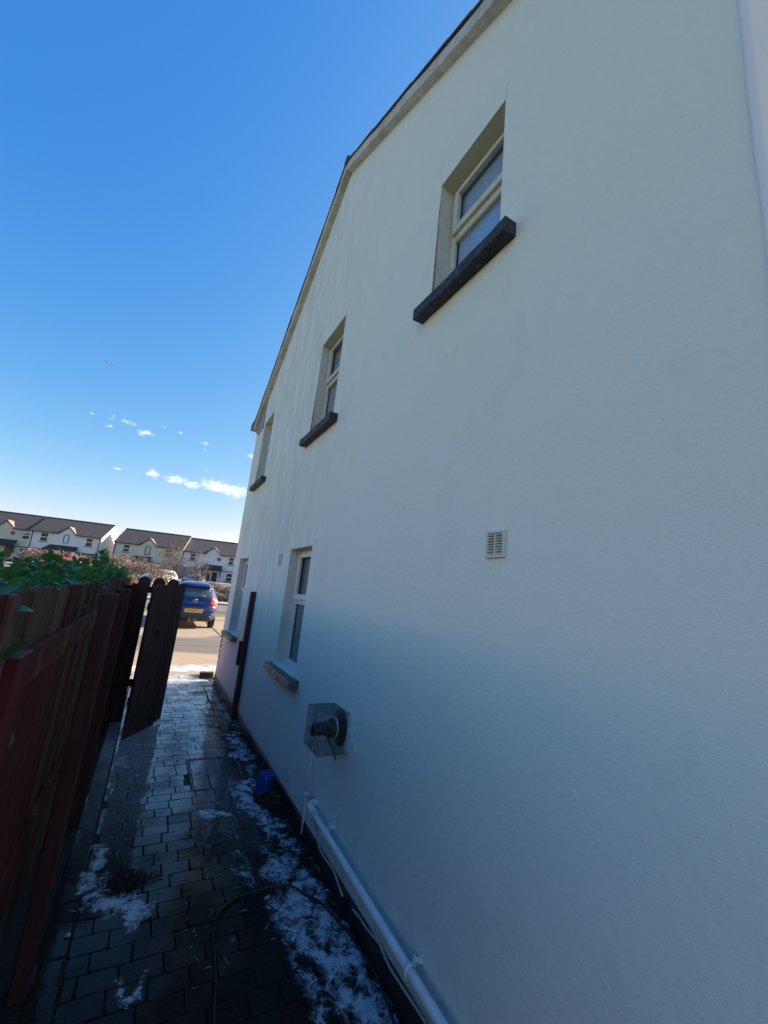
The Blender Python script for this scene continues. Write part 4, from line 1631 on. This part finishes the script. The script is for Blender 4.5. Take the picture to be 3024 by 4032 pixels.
def hatchback(label, loc, rz, body_m, cat='car', group=None, rear=True, scale=(1, 1, 1), wheels=True, plate=None):
    root = thing('parked_car', label, cat, loc, rz, group)
    root.scale = scale
    B_ = Body(HATCH)
    bo = B_.shell().build('body', body_m, root)
    # glass
    rg = B_.patch_end(lambda t: -.69 + .13 * t, lambda t: .69 - .13 * t, 1.01, 1.33, .004).build('rear_window', M['car_glass'], root)
    B_.patch_end(lambda t: -.69 + .15 * t, lambda t: .69 - .15 * t, 1.04, 1.37, .004, True).build('windscreen', M['car_glass'], root)
    for s_ in (-1, 1):
        B_.patch_side(s_, lambda t: .62 + .22 * t, lambda t: 1.42, 1.03, 1.32, .004).build('side_window', M['car_glass'], root)
        B_.patch_side(s_, lambda t: 1.48, lambda t: 2.78 - .62 * t, 1.03, 1.32, .004).build('side_window', M['car_glass'], root)
        bb_ = MB()
        bb_.cbox(.88, 1.04, 2.55, 2.68, 1.02, 1.12, .03)
        mo = bb_.build('door_mirror', body_m, root)
        mo.scale = (s_, 1, 1)
        B_.patch_side(s_, lambda t: 1.40, lambda t: 1.415, .36, 1.0, .002).build('door_gap', M['trim'], root)
    # lamps
    for s_ in (-1, 1):
        lp = B_.patch_end(lambda t: s_ * (.53 - .03 * t + .05 * (2 * t - 1) ** 2), lambda t: s_ * (.845 - .02 * t), .755, .985, .010, nx_=12).build('tail_light', M['lamp_red'], root)
        B_.patch_end(lambda t: s_ * (.665), lambda t: s_ * (.80), .86, .955, .016, nx_=4, nz_=3).build('reversing_lamp', M['lamp_white'], lp)
        B_.patch_end(lambda t: s_ * .665, lambda t: s_ * .674, .75, .99, .012, nx_=2).build('lamp_seam', M['trim'], lp)
        B_.patch_end(lambda t: s_ * .50, lambda t: s_ * .82, .66, .80, .008, True).build('headlight', M['lamp_white'], root)
    B_.patch_end(lambda t: -.42, lambda t: .42, .34, .62, .006, True).build('grille', M['trim'], root)
    fp = B_.patch_end(lambda t: -.26, lambda t: .26, .48, .59, .015, True).build('number_plate', M['plate_w'], root)
    if wheels:
        for x in (-.735, .735):
            for y in (.78, 3.32):
                wheel(root, x, y)
                s_ = 1 if x > 0 else -1
                b_ = MB()
                n_ = 14
                pts = [(.36 * math.cos(math.pi * k / n_), .31 + .36 * math.sin(math.pi * k / n_)) for k in range(n_ + 1)]
                q = [(y + a, max(.24, z)) for a, z in pts]
                vs = [(s_ * (B_.xside(a, z) + .003), a, z) for a, z in q] + [(s_ * (B_.xside(y, .3) + .003), y, .24)]
                b_.add(vs, [(k, k + 1, n_ + 1) if s_ > 0 else (k + 1, k, n_ + 1) for k in range(n_)])
                b_.build('wheel_arch', M['trim'], root)
    if rear:
        # shut lines of the tailgate and bumper
        for (a, b_, z0, z1) in ((-.56, .56, .728, .738),):
            B_.patch_end(lambda t: a, lambda t: b_, z0, z1, .003, nx_=14, nz_=2).build('tailgate_gap', M['trim'], root)
        for s_ in (-1, 1):
            B_.patch_end(lambda t: s_ * (.555 + .03 * t), lambda t: s_ * (.563 + .03 * t), .735, .80, .0035, nx_=2).build('tailgate_gap', M['trim'], root)
        B_.patch_end(lambda t: -.86, lambda t: .86, .455, .475, .010, nx_=24, nz_=2).build('bumper_ridge', body_m, root)
        B_.patch_end(lambda t: -.76 + .16 * t, lambda t: .76 - .16 * t, .236, .41, .010, nx_=20).build('diffuser', M['trim'], root)
        bb_ = MB()
        bb_.cbox(-.53, .53, B_.yrear(0, 1.37) - .05, B_.yrear(0, 1.37) + .15, 1.345, 1.38, .014)
        bb_.build('roof_spoiler', body_m, root)
        bb_ = MB()
        bb_.cbox(-.09, .09, B_.yrear(0, 1.37) - .053, B_.yrear(0, 1.37) - .04, 1.355, 1.37, .003)
        bb_.build('brake_light', M['lamp_red'], root)
        for x in (-.093, .093):
            bb_ = MB()
            bb_.lathe([(.034, .12), (.038, .0), (.046, -.012), (.050, -.005), (.050, .12)], (x, .055, .27), (0, 1, 0), 20)
            e_ = bb_.build('exhaust', M['chrome'], root)
            MB().lathe([(.0, .04), (.036, .04)], (x, .055, .27), (0, 1, 0), 20).build('exhaust_bore', M['rubber'], e_)
        # wiper and aerial
        p0 = (-.02, B_.yrear(0, 1.045) - .015, 1.05)
        p1 = (.33, B_.yrear(.33, 1.055) - .022, 1.062)
        bb_ = MB()
        bb_.tube([p0, ((p0[0] + p1[0]) / 2, p0[1] - .018, 1.062), p1], [.014, .009, .006], 6)
        bb_.build('rear_wiper', M['chrome'] if False else M['wire'], root)
        bb_ = MB()
        bb_.tube([(0, .72, 1.47), (0, .58, 1.58)], [.012, .005], 6)
        bb_.build('aerial', M['trim'], root)
        # plate
        yp = B_.yrear(0, .57)
        pl = MB().cbox(-.30, .30, yp - .022, yp + .01, .515, .63, .004).build('number_plate', M['plate_y'], root)
        t_ = text_mesh('NMN 391 G', .100, .001, M['rubber'], pl, 'plate_characters', .96)
        t_.location = (0, yp - .0225, .571)
        t_.rotation_euler = (rad(90), 0, 0)
        # round badge: ring with a V over a W
        zb = .885
        yb = B_.yrear(0, zb) - .006
        bd = MB().lathe([(.0, .0), (.058, .0), (.062, .004), (.062, .02)], (0, yb, zb), (0, 1, 0), 28).build('badge', M['trim'], root)
        bb_ = MB()
        ring = [(.056 * math.cos(2 * math.pi * k / 28), yb - .003, zb + .056 * math.sin(2 * math.pi * k / 28)) for k in range(29)]
        bb_.tube(ring, .0062, 6, False)

        def st(*ps):
            bb_.tube([(a, yb - .004, zb + c) for a, c in ps], .0058, 6)
        st((-.020, .050), (0, .010), (.020, .050))
        st((-.046, .030), (-.024, -.046), (0, -.002), (.024, -.046), (.046, .030))
        bb_.build('emblem', M['chrome'], bd)
    return root


M['blue'] = paint('blue_paint', (.002, .030, .155))
car = hatchback('blue hatchback parked on the drive, seen from behind past the gate', (1.325, 15.0, .0), rad(-1), M['blue'])
car.scale = (.905, 1, 1.01)

# ------------------------------------------------------------------ houses across the road
ROW_O = Vector((-7.9, 75.0, 0))
ROW_A = rad(-15)


def row(s, off, z=0):
    e_ = Vector((math.cos(ROW_A), math.sin(ROW_A), 0))
    n_ = Vector((-math.sin(ROW_A), math.cos(ROW_A), 0))
    return ROW_O + e_ * s + n_ * off + Vector((0, 0, z))


M['wall_white'] = mat('house_white', (.72, .73, .74), (.62, .63, .65), 1.2, .9, bump=.3, bscale=30)
M['wall_cream'] = mat('house_cream', (.60, .585, .47), (.52, .50, .40), 1.2, .9, bump=.3, bscale=30)
M['wall_cream2'] = mat('house_pale_cream', (.63, .60, .50), (.55, .52, .43), 1.2, .9, bump=.3, bscale=30)
M['slate'] = mat('slate_tiles', (.088, .080, .076), (.062, .057, .056), 1.4, .8, bump=.4, bscale=9, rnd=.1, stretch=(1, 1, 3))
M['slate_sunlit'] = mat('sunlit_tiles', (.30, .20, .17), (.24, .17, .15), 2, .85)  # right gablet slopes: sunlight painted in as a paler, pinker tile
M['verge_brown'] = mat('verge_board', (.07, .045, .04), None, rough=.7)
M['canopy'] = mat('canopy_slate', (.022, .026, .03), (.035, .038, .042), 3, .7)
M['house_brick'] = mat('house_brick', (.20, .14, .11), (.15, .11, .09), 6, .9)
M['dark_pane'] = mat('far_glass', (.030, .040, .044), (.06, .07, .075), 1.7, .3, spec=.2)
M['door_brown'] = mat('door_brown', (.10, .04, .03), None, rough=.5)
M['lamp_dark'] = mat('iron_dark', (.02, .02, .022), None, rough=.5)


def far_house(label, s0, s1, off0, eave, ridge, wall_m, wins, dormer=None, arch=None, diamond=None, canopy=None, band=None, door=None, pipes=(), gable_r=True, lower_brick=False, base=1.2):
    h = thing('terraced_house', label, 'house', ROW_O, ROW_A, 'houses across the road')
    w_ = s1 - s0
    dep = 7.2
    hd = dep / 2
    o0 = off0
    b_ = MB()
    # shell: front wall with gablet, side gables, back
    front = [(s0, base), (s1, base), (s1, eave)]
    if dormer:
        dl, dp, dr, dz = dormer
        front += [(dr, eave), (dp, dz), (dl, eave)]
    front += [(s0, eave)]
    b_.prism(front, o0, o0 + .25, 'y')
    side = [(o0 + .25, base), (o0 + dep, base), (o0 + dep, eave), (o0 + hd, ridge - .1), (o0 + .25, eave)]
    b_.prism(side, s0 + .001, s0 + .25, 'x')
    b_.prism(side, s1 - .25, s1 - .001, 'x')
    b_.box(s0 + .25, s1 - .25, o0 + dep - .25, o0 + dep, base, eave)
    b_.build('wall', wall_m, h)
    # stepped tile courses, front slope and back slope
    b_ = MB()
    n_ = 15
    ov = .3
    ze = eave + .05 - ov * (ridge - eave) / hd
    for sd in (0, 1):
        for i in range(n_):
            ta, tb = i / n_, (i + 1) / n_ + .004
            ya, yb = -ov + (hd + ov) * ta, -ov + (hd + ov) * tb
            za, zb = ze + (ridge + .05 - ze) * ta, ze + (ridge + .05 - ze) * tb
            if sd:
                ya, yb = dep - ya, dep - yb
            x0, x1 = s0 - .05, s1 + .08
            lift = .05
            spans = [(x0, x1)]
            if dormer and not sd:
                dl, dp, dr, dz = dormer
                tt = max(0, min(1, (zb - eave) / (dz + .1 - eave)))
                if tt < 1:
                    spans = [(x0, dl + (dp - dl) * tt), (dr - (dr - dp) * tt, x1)]
            for x0, x1 in spans:
              b_.add([(x0, o0 + ya, za + lift), (x1, o0 + ya, za + lift), (x1, o0 + yb, zb + .012), (x0, o0 + yb, zb + .012), (x0, o0 + ya, za - .03), (x1, o0 + ya, za - .03), (x1, o0 + yb, zb - .03), (x0, o0 + yb, zb - .03)],
                   [(0, 1, 2, 3), (7, 6, 5, 4), (0, 4, 5, 1), (1, 5, 6, 2), (2, 6, 7, 3), (3, 7, 4, 0)])
    rf_ = b_.build('roof', M['slate'], h)
    b_ = MB()
    b_.tube([(s0 - .05, o0 + hd, ridge + .07), (s1 + .08, o0 + hd, ridge + .07)], .11, 8)
    b_.build('ridge_tiles', M['slate'], rf_)
    # pale bargeboards on the end gables
    for xx in (s1 + .01,):
        for sd in (0, 1):
            b_ = MB()
            p = [(o0 - ov if not sd else o0 + dep + ov, ze - .16), (o0 + hd, ridge - .14), (o0 + hd, ridge + .0), (o0 - ov if not sd else o0 + dep + ov, ze + .02)]
            b_.prism(p, xx, xx + .06, 'x')
            b_.build('bargeboard', M['frame'], h)
    for (ga_, gb_) in ([(s0, dormer[0] - .1), (dormer[2] + .1, s1)] if dormer else [(s0, s1)]):
        MB().box(ga_, gb_, o0 - ov - .06, o0 - ov + .05, ze - .1, ze + .02).build('gutter', M['lamp_dark'], h)
    if dormer:
        dl, dp, dr, dz = dormer
        back = (dz + .12 - eave) / (ridge - eave) * hd
        b_ = MB()
        for sg in (-1, 1):
            e0 = dl - .12 if sg < 0 else dr + .12
            z0 = eave - .02
            zt = dz + .14
            v = [(e0, o0 - .12, z0), (dp, o0 - .12, zt), (dp, o0 + back + .2, zt), (e0, o0 + .15, z0 + .02)]
            v2 = [(a, b2, c - .07) for a, b2, c in v]
            ff = [(0, 1, 2, 3), (7, 6, 5, 4), (0, 4, 5, 1), (1, 5, 6, 2), (2, 6, 7, 3), (3, 7, 4, 0)]
            MB().add(v + v2, ff).build('gablet_roof', M['slate'] if sg < 0 else M['slate_sunlit'], h)
        for e0 in (dl - .14, dr + .14):
            b_ = MB()
            b_.prism([(e0, eave - .04), (dp, dz + .10), (dp, dz - .06), (e0, eave - .2)], o0 - .16, o0 - .10, 'y')
            b_.build('verge_board', M['verge_brown'], h)
    for (a, c, lo, hi, kind) in wins:
        f_ = MB()
        t = .065
        y0, y1 = o0 - .012, o0 + .05
        f_.box(a, a + t, y0, y1, lo, hi)
        f_.box(c - t, c, y0, y1, lo, hi)
        f_.box(a + t, c - t, y0, y1, hi - t, hi)
        f_.box(a + t, c - t, y0, y1, lo, lo + t)
        md = lo + (hi - lo) * .5
        f_.box(a + t, c - t, y0 - .01, y1, md - .05, md + .06)
        fo = f_.build('window', M['frame'], h)
        MB().box(a + t, c - t, o0 - .004, o0 + .03, md + .06, hi - t).build('pane', M['dark_pane'], fo)
        MB().box(a + t, c - t, o0 - .004, o0 + .03, lo + t, md - .05).build('pane', M['dark_pane'], fo)
        MB().box(a - .14, c + .14, o0 - .10, o0 + .0, lo - .09, lo - .005).build('sill', M['lamp_dark'] if kind != 'o' else M['frame'], fo)
        if kind == 'o':
            q = MB()
            q.add([(a + .05, o0 - .02, hi - .04), (c - .05, o0 - .02, hi - .04), (c - .05, o0 - .38, md + .22), (a + .05, o0 - .38, md + .22), (a + .05, o0 - .04, hi - .01), (c - .05, o0 - .04, hi - .01), (c - .05, o0 - .40, md + .25), (a + .05, o0 - .40, md + .25)],
                  [(0, 1, 2, 3), (7, 6, 5, 4), (0, 4, 5, 1), (1, 5, 6, 2), (2, 6, 7, 3), (3, 7, 4, 0)])
            q.build('open_vent', M['frame'], fo)
    if arch:
        a, c, lo, hi = arch
        r_ = (c - a) / 2
        pts = [(a, o0 - .02, lo), (a, o0 - .02, hi - r_)] + [((a + c) / 2 - r_ * math.cos(math.pi * k / 8), o0 - .02, hi - r_ + r_ * math.sin(math.pi * k / 8)) for k in range(1, 8)] + [(c, o0 - .02, hi - r_), (c, o0 - .02, lo), (a, o0 - .02, lo)]
        MB().tube(pts, .055, 6, smooth=False).build('arch_moulding', M['lamp_dark'], h)
    if diamond:
        a, z = diamond
        MB().prism([(a - .36, z), (a, z - .34), (a + .36, z), (a, z + .34)], o0 - .04, o0 + .01, 'y').build('diamond_tile', M['house_brick'], h)
    if canopy:
        a, c, zt, zb, d_ = canopy
        v = [(a + .55, o0 - .02, zt), (c - .15, o0 - .02, zt), (c, o0 - d_, zb), (a, o0 - d_, zb), (a + .55, o0 - .02, zt - .2), (c - .15, o0 - .02, zt - .2), (c, o0 - d_, zb - .16), (a, o0 - d_, zb - .16)]
        co_ = MB().add(v, [(0, 1, 2, 3), (7, 6, 5, 4), (0, 4, 5, 1), (1, 5, 6, 2), (2, 6, 7, 3), (3, 7, 4, 0)]).build('porch_canopy', M['canopy'], h)
        for xx in (a + .3, c - .3):
            q = MB()
            q.tube([(xx, o0 - d_ + .15, zb - .14), (xx, o0 - .03, zb - 1.0)], .05, 5)
            q.box(xx - .04, xx + .04, o0 - .08, o0 - .0, zb - 1.15, zb - .1)
            q.build('bracket', M['lamp_dark'], co_)
    if band:
        a, c, z = band
        MB().box(a, c, o0 - .03, o0, z - .06, z + .06).build('string_course', M['lamp_dark'], h)
        if lower_brick:
            MB().box(a, c, o0 - .02, o0 - .0, base, z - .06).build('brick_facing', M['house_brick'], h)
    for (a, c, lo, hi, mm) in (door or ()):
        MB().box(a, c, o0 - .04, o0 + .0, lo, hi).build('door', mm, h)
    for xx in pipes:
        MB().tube([(xx, o0 - .09, eave - .1), (xx, o0 - .09, base)], .05, 6).build('downpipe', M['lamp_dark'], h)
    return h


far_house('cream terraced house at the far left with an open vent window and brown diamond', -21, -9.42, .35, 6.38, 8.78, M['wall_cream'],
          [(-10.5, -9.42 - .02 - .05, 4.84, 6.02, 'o'), (-10.33, -9.3 - .12, 2.28, 3.52, 'l'), (-16.3, -15.3, 4.85, 6.05, 'u')],
          dormer=(-13.75, -12.76, -11.76, 7.28), diamond=(-11.75, 5.57), canopy=(-14.6, -10.75, 4.6, 3.8, 1.1), band=(-21, -9.42, 3.70), door=[(-12.2, -11.2, 1.7, 3.7, M['door_brown'])])
far_house('bluish white terraced house with an arched moulding, right end gable showing', -9.42, -.06, 0, 6.40, 8.72, M['wall_white'],
          [(-8.05, -7.05, 4.88, 6.12, 'u'), (-2.1, -1.15, 4.80, 6.06, 'u'), (-2.15, -1.15, 2.3, 3.5, 'l')],
          dormer=(-5.72, -4.62, -3.55, 7.30), arch=(-5.02, -4.38, 4.98, 6.2), canopy=(-7.1, -2.75, 4.55, 3.72, 1.1), band=(-9.42, -.06, 3.72), pipes=(-9.1, -.25), lower_brick=True)
far_house('cream terraced house with an arched moulding behind the bare trees', 1.72, 11.5, 0, 6.12, 8.44, M['wall_cream2'],
          [(3.02, 3.98, 4.63, 5.75, 'u'), (9.0, 9.95, 4.63, 5.75, 'u'), (3.0, 4.0, 2.2, 3.3, 'l')],
          dormer=(5.43, 6.54, 7.58, 7.02), arch=(6.18, 6.80, 4.58, 5.9), canopy=(4.3, 7.35, 4.25, 3.3, 1.1), band=(1.72, 11.5, 3.4), pipes=(1.93,))
far_house('white terraced house with a green canopy over its door, rightmost of the row', 11.62, 26, .3, 5.92, 8.2, M['wall_white'],
          [(12.6, 13.5, 4.45, 5.6, 'u'), (18.46, 19.26, 4.42, 5.57, 'u'), (18.45, 19.4, 1.75, 3.05, 'l'), (23, 24, 4.42, 5.57, 'u')],
          dormer=(14.95, 15.98, 17.05, 6.85), diamond=(16.98, 5.07), canopy=(14.5, 17.8, 4.1, 3.35, 1.1), band=(11.62, 26, 3.28),
          door=[(15.45, 16.05, 1.4, 2.85, M['door_brown']), (16.3, 17.1, 1.3, 2.95, M['lamp_dark'])])

# ------------------------------------------------------------------ far gardens: trees, hedges, cars
def tree(label, loc, h, seed, spread=.55, lean=(0, 0), bark='twig', tw=.012, levels=5, first=.28, n0=5, name='bare_tree', group='bare trees by the far houses', r0=None):
    r = random.Random(seed)
    t_ = thing(name, label, 'tree', loc, 0, group)
    tr, cr_ = MB(), MB()
    r0 = r0 or h * .022

    def grow(p, d_, l_, rad_, lev):
        n_ = 4 if lev < 3 else 3
        pts = [p]
        q = p.copy()
        dd = d_.copy()
        for k in range(n_):
            dd = (dd + Vector((r.gauss(0, .14), r.gauss(0, .14), r.gauss(.03, .08)))).normalized()
            q = q + dd * (l_ / n_)
            pts.append(q.copy())
        e_ = max(tw * .55, rad_ * .55)
        rs = [rad_ + (e_ - rad_) * k / n_ for k in range(n_ + 1)]
        (tr if lev < 2 else cr_).tube(pts, rs, 7 if lev == 0 else 5 if lev < 3 else 3, False, lev < 3)
        if lev >= levels:
            return
        m_ = r.choice((2, 3)) if lev else n0
        for k in range(m_):
            t = r.uniform(.35, 1) if lev else first + (1 - first) * (k + .6) / m_
            i = min(n_ - 1, int(t * n_))
            st_ = pts[i].lerp(pts[i + 1], t * n_ - i)
            az_ = r.uniform(0, 6.28)
            side = Vector((math.cos(az_), math.sin(az_), 0))
            nd = (dd * (1 - spread) + side * spread * 1.15 + Vector((0, 0, .22))).normalized()
            grow(st_, nd, l_ * r.uniform(.52, .74), max(tw * .6, rs[i] * .62), lev + 1)
    grow(Vector((0, 0, -.05)), Vector((lean[0], lean[1], 1)).normalized(), h * .52, r0, 0)
    tr.build('trunk', M[bark], t_)
    cr_.build('crown', M['twig_grey'], t_)
    return t_


M['twig_grey'] = mat('grey_twigs', (.20, .165, .135), (.14, .11, .09), 3, .9)
M['bark_pale'] = mat('pale_bark', (.36, .33, .28), (.22, .19, .16), 6, .9)
M['bark_dark'] = mat('dark_bark', (.06, .05, .042), (.04, .034, .03), 6, .9)


def place(k, y):
    """point on the ground at distance y where x = k * y"""
    return (k * y, y, T(y) - .03)


tree('small pale barked bare tree behind the gate pickets', place(-.0035, 34), 3.1, 4, .5, bark='bark_pale', tw=.010, n0=6)
tree('spreading bare tree with a dark leaning trunk behind the blue car', place(.089, 36), 3.0, 9, .62, lean=(-.25, 0), bark='bark_dark', tw=.011, n0=7, first=.35, r0=.10)
tree('tall twiggy bare tree between the white car and the cream house', place(.040, 55), 4.6, 15, .45, tw=.017, n0=8, first=.1)
tree('twiggy bare bush tree left of the white car', place(.020, 50), 3.6, 18, .5, tw=.015, n0=8, first=.1)
tree('grey bare tree close to the white house canopy', place(.075, 52), 4.1, 27, .5, tw=.016, n0=7, first=.15)


def bush(name, label, cat, loc, size, n, m, leaf, seed, group=None, twigs=0, zmin=0, crown='leaves', aspect=.5):
    r = random.Random(seed)
    b_ = thing(name, label, cat, loc, 0, group)
    q = MB()
    sx, sy, sz = size
    for _ in range(n):
        while True:
            x, y, z = r.uniform(-1, 1), r.uniform(-1, 1), r.uniform(0, 1)
            k = 1 + .28 * noise.noise(Vector((x * 2.3 + seed, y * 2.3, z * 2.3)))
            if (abs(x) ** 3 + abs(y) ** 3 + abs(z) ** 3) < k ** 3 and (abs(x) ** 3 + abs(y) ** 3 + abs(z) ** 3) > .12:
                break
        p = Vector((x * sx, y * sy, zmin + z * sz))
        a = Vector((r.gauss(0, 1), r.gauss(0, 1), r.gauss(0, 1))).normalized()
        c = a.orthogonal().normalized()
        s_ = leaf * r.uniform(.6, 1.3)
        q.add([p - a * s_, p - c * s_ * aspect, p + a * s_, p + c * s_ * aspect], [(0, 1, 2, 3)])
    q.build(crown, m, b_)
    st_ = MB()
    for _ in range(max(4, twigs)):
        x, y = r.uniform(-.7, .7) * sx, r.uniform(-.7, .7) * sy
        top = Vector((x * 1.3 + r.gauss(0, .1), y * 1.3, zmin + sz * r.uniform(.8, 1.15)))
        st_.tube([(x * .6, y * .6, -.05), ((x + top.x) / 2, (y + top.y) / 2, zmin + sz * .5), top], [.03, .016, .008], 4, False)
    st_.build('stems', M['twig_grey'], b_)
    return b_


M['beech'] = mat('beech_leaves', (.14, .105, .085), (.19, .145, .115), 2, .8, rnd=.35, isl=True)
M['olive'] = mat('olive_leaves', (.11, .105, .045), (.16, .14, .07), 2, .8, rnd=.35, isl=True)
M['evergreen'] = mat('dark_leaves', (.022, .036, .022), (.035, .05, .03), 2, .6, rnd=.4, isl=True)
M['heath'] = mat('heather_stems', (.045, .036, .032), (.07, .06, .045), 2, .8, rnd=.4, isl=True)
bush('beech_hedge', 'brown winter beech hedge in front of the bluish white house', 'hedge', place(-.170, 58), (3.6, .8, 2.0), 5200, M['beech'], .10, 5, 'brown hedges', 26)
bush('beech_hedge', 'brown winter beech hedge behind the small pale tree', 'hedge', place(-.022, 52), (3.0, .8, 1.9), 4200, M['beech'], .09, 6, 'brown hedges', 24)
bush('beech_hedge', 'low reddish brown hedge below the cream house corner', 'hedge', place(-.072, 56), (1.6, .7, 2.4), 2200, M['beech'], .10, 16, 'brown hedges', 20)
bush('shrub', 'pale olive shrub beneath the small pale bare tree', 'shrub', place(.012, 42), (1.3, .8, 1.6), 1900, M['olive'], .08, 7, 'garden shrubs', 14)
bush('shrub', 'dark evergreen shrub beside the cream house canopy', 'shrub', place(-.035, 66), (1.6, 1.0, 2.4), 2400, M['evergreen'], .10, 8, 'garden shrubs', 8)
bush('shrub', 'dark heathery shrub right of the blue car, upper clump', 'shrub', place(.165, 31), (1.2, .8, 1.05), 3800, M['heath'], .055, 9, 'garden shrubs', 24)
bush('shrub', 'dark low evergreen shrub right of the blue car, against the house corner', 'shrub', place(.160, 29.8), (1.6, .45, .62), 3200, M['evergreen'], .05, 10, 'garden shrubs', 10)
bush('shrub', 'dark shrub behind the blue car roof', 'shrub', place(.10, 44), (1.8, .8, .9), 1900, M['heath'], .07, 11, 'garden shrubs', 14)
bush('shrub', 'dark strip of planting under the far left cream house', 'shrub', place(-.262, 63.5), (4.2, .6, .55), 2600, M['evergreen'], .10, 12, 'garden shrubs', 8)
fg = thing('garden_fence', 'grey boarded garden fence between the far houses behind the white car', 'fence', place(.058, 62), ROW_A)
for i in range(16):
    MB().cbox(-1.7 + i * .215, -1.7 + i * .215 + .205, -.02, .02, 0, 1.75 + (i % 3) * .012, .006).build('board', mat('grey_board', (.20, .20, .20), (.15, .15, .155), 4, .9) if i == 0 else bpy.data.materials['grey_board'], fg)
MB().box(-1.7, 1.74, .02, .07, 1.3, 1.4).build('rail', bpy.data.materials['grey_board'], fg)

M['white_paint'] = paint('white_paint', (.72, .73, .74))
M['red_dark'] = paint('dark_red_paint', (.14, .02, .025))
M['red_bright'] = paint('red_paint', (.35, .03, .03))
hatchback('white hatchback parked beyond the gate, front three quarter view', place(.033, 45.5)[:2] + (T(45) + .02,), rad(152), M['white_paint'], group='cars parked by the far houses', rear=False)
hatchback('dark red car half hidden behind the blue car roof', place(.088, 47.5)[:2] + (T(47) - .12,), rad(160), M['red_dark'], group='cars parked by the far houses', rear=False)
hatchback('dark red car behind the hedge leaves at left', place(-.128, 53.5)[:2] + (T(53) - .02,), rad(118), M['red_bright'], group='cars parked by the far houses', rear=False)
hatchback('white car at the left edge, mostly outside the picture', place(-.290, 52.5)[:2] + (T(52),), rad(75), M['white_paint'], group='cars parked by the far houses', rear=False)
wb = thing('wheelie_bin', 'black wheelie bin standing above the hedge at left', 'bin', place(-.180, 46), rad(10))
b = MB()
b.add([(-.24, -.24, .06), (.24, -.24, .06), (.24, .28, .06), (-.24, .28, .06), (-.29, -.33, .98), (.29, -.33, .98), (.29, .36, .98), (-.29, .36, .98)],
      [(0, 3, 2, 1), (4, 5, 6, 7), (0, 1, 5, 4), (1, 2, 6, 5), (2, 3, 7, 6), (3, 0, 4, 7)])
b.build('body', M['black_plastic'], wb)
MB().cbox(-.31, .31, -.36, .40, .98, 1.05, .02).build('lid', M['trim'], wb)
for x in (-.25, .25):
    MB().lathe([(.0, -.03), (.1, -.03), (.1, .03), (.0, .03)], (x, .30, .1), (1, 0, 0), 14).build('wheel', M['rubber'], wb)

# lawn grass on the strip left of the drive (seen through the gate gap) and the far verge
g = MB()
rg = random.Random(77)
for _ in range(9000):
    x, y = -rg.uniform(.4, 6), 7.6 + rg.random() ** 1.5 * 12
    if x > -2.65 and y > 7.9:
        continue
    h_ = rg.uniform(.03, .07)
    a = rg.uniform(0, 6.28)
    w = .006
    g.add([(x - w * math.cos(a), y - w * math.sin(a), -.045), (x + w * math.cos(a), y + w * math.sin(a), -.045), (x + rg.gauss(0, .02), y + rg.gauss(0, .02), -.045 + h_)], [(0, 1, 2)])
g.build('lawn_grass', M['grass'], None, kind='stuff')

# a gull far up over the houses
gl = thing('gull', 'tiny gull gliding high in the blue sky at left', 'bird', (-8.7, 51.2, 23.7), rad(40))
b = MB()
b.tube([(0, -.22, 0), (0, -.1, .01), (0, .08, .0), (0, .2, -.01)], [.01, .06, .065, .02], 8)
b.build('body', mat('gull_white', (.7, .7, .7), None, rough=.7), gl)
for s in (-1, 1):
    v = [(0, -.06, .02), (s * .28, -.02, .12), (s * .66, -.14, .06), (s * .28, .10, .11), (0, .08, .02), (0, 0, .0), (s * .28, .03, .10)]
    MB().add(v, [(0, 1, 6, 5), (1, 2, 6), (5, 6, 3, 4), (6, 2, 3)]).build('wing', mat('gull_grey', (.35, .36, .38), None, rough=.7) if s < 0 else bpy.data.materials['gull_grey'], gl)
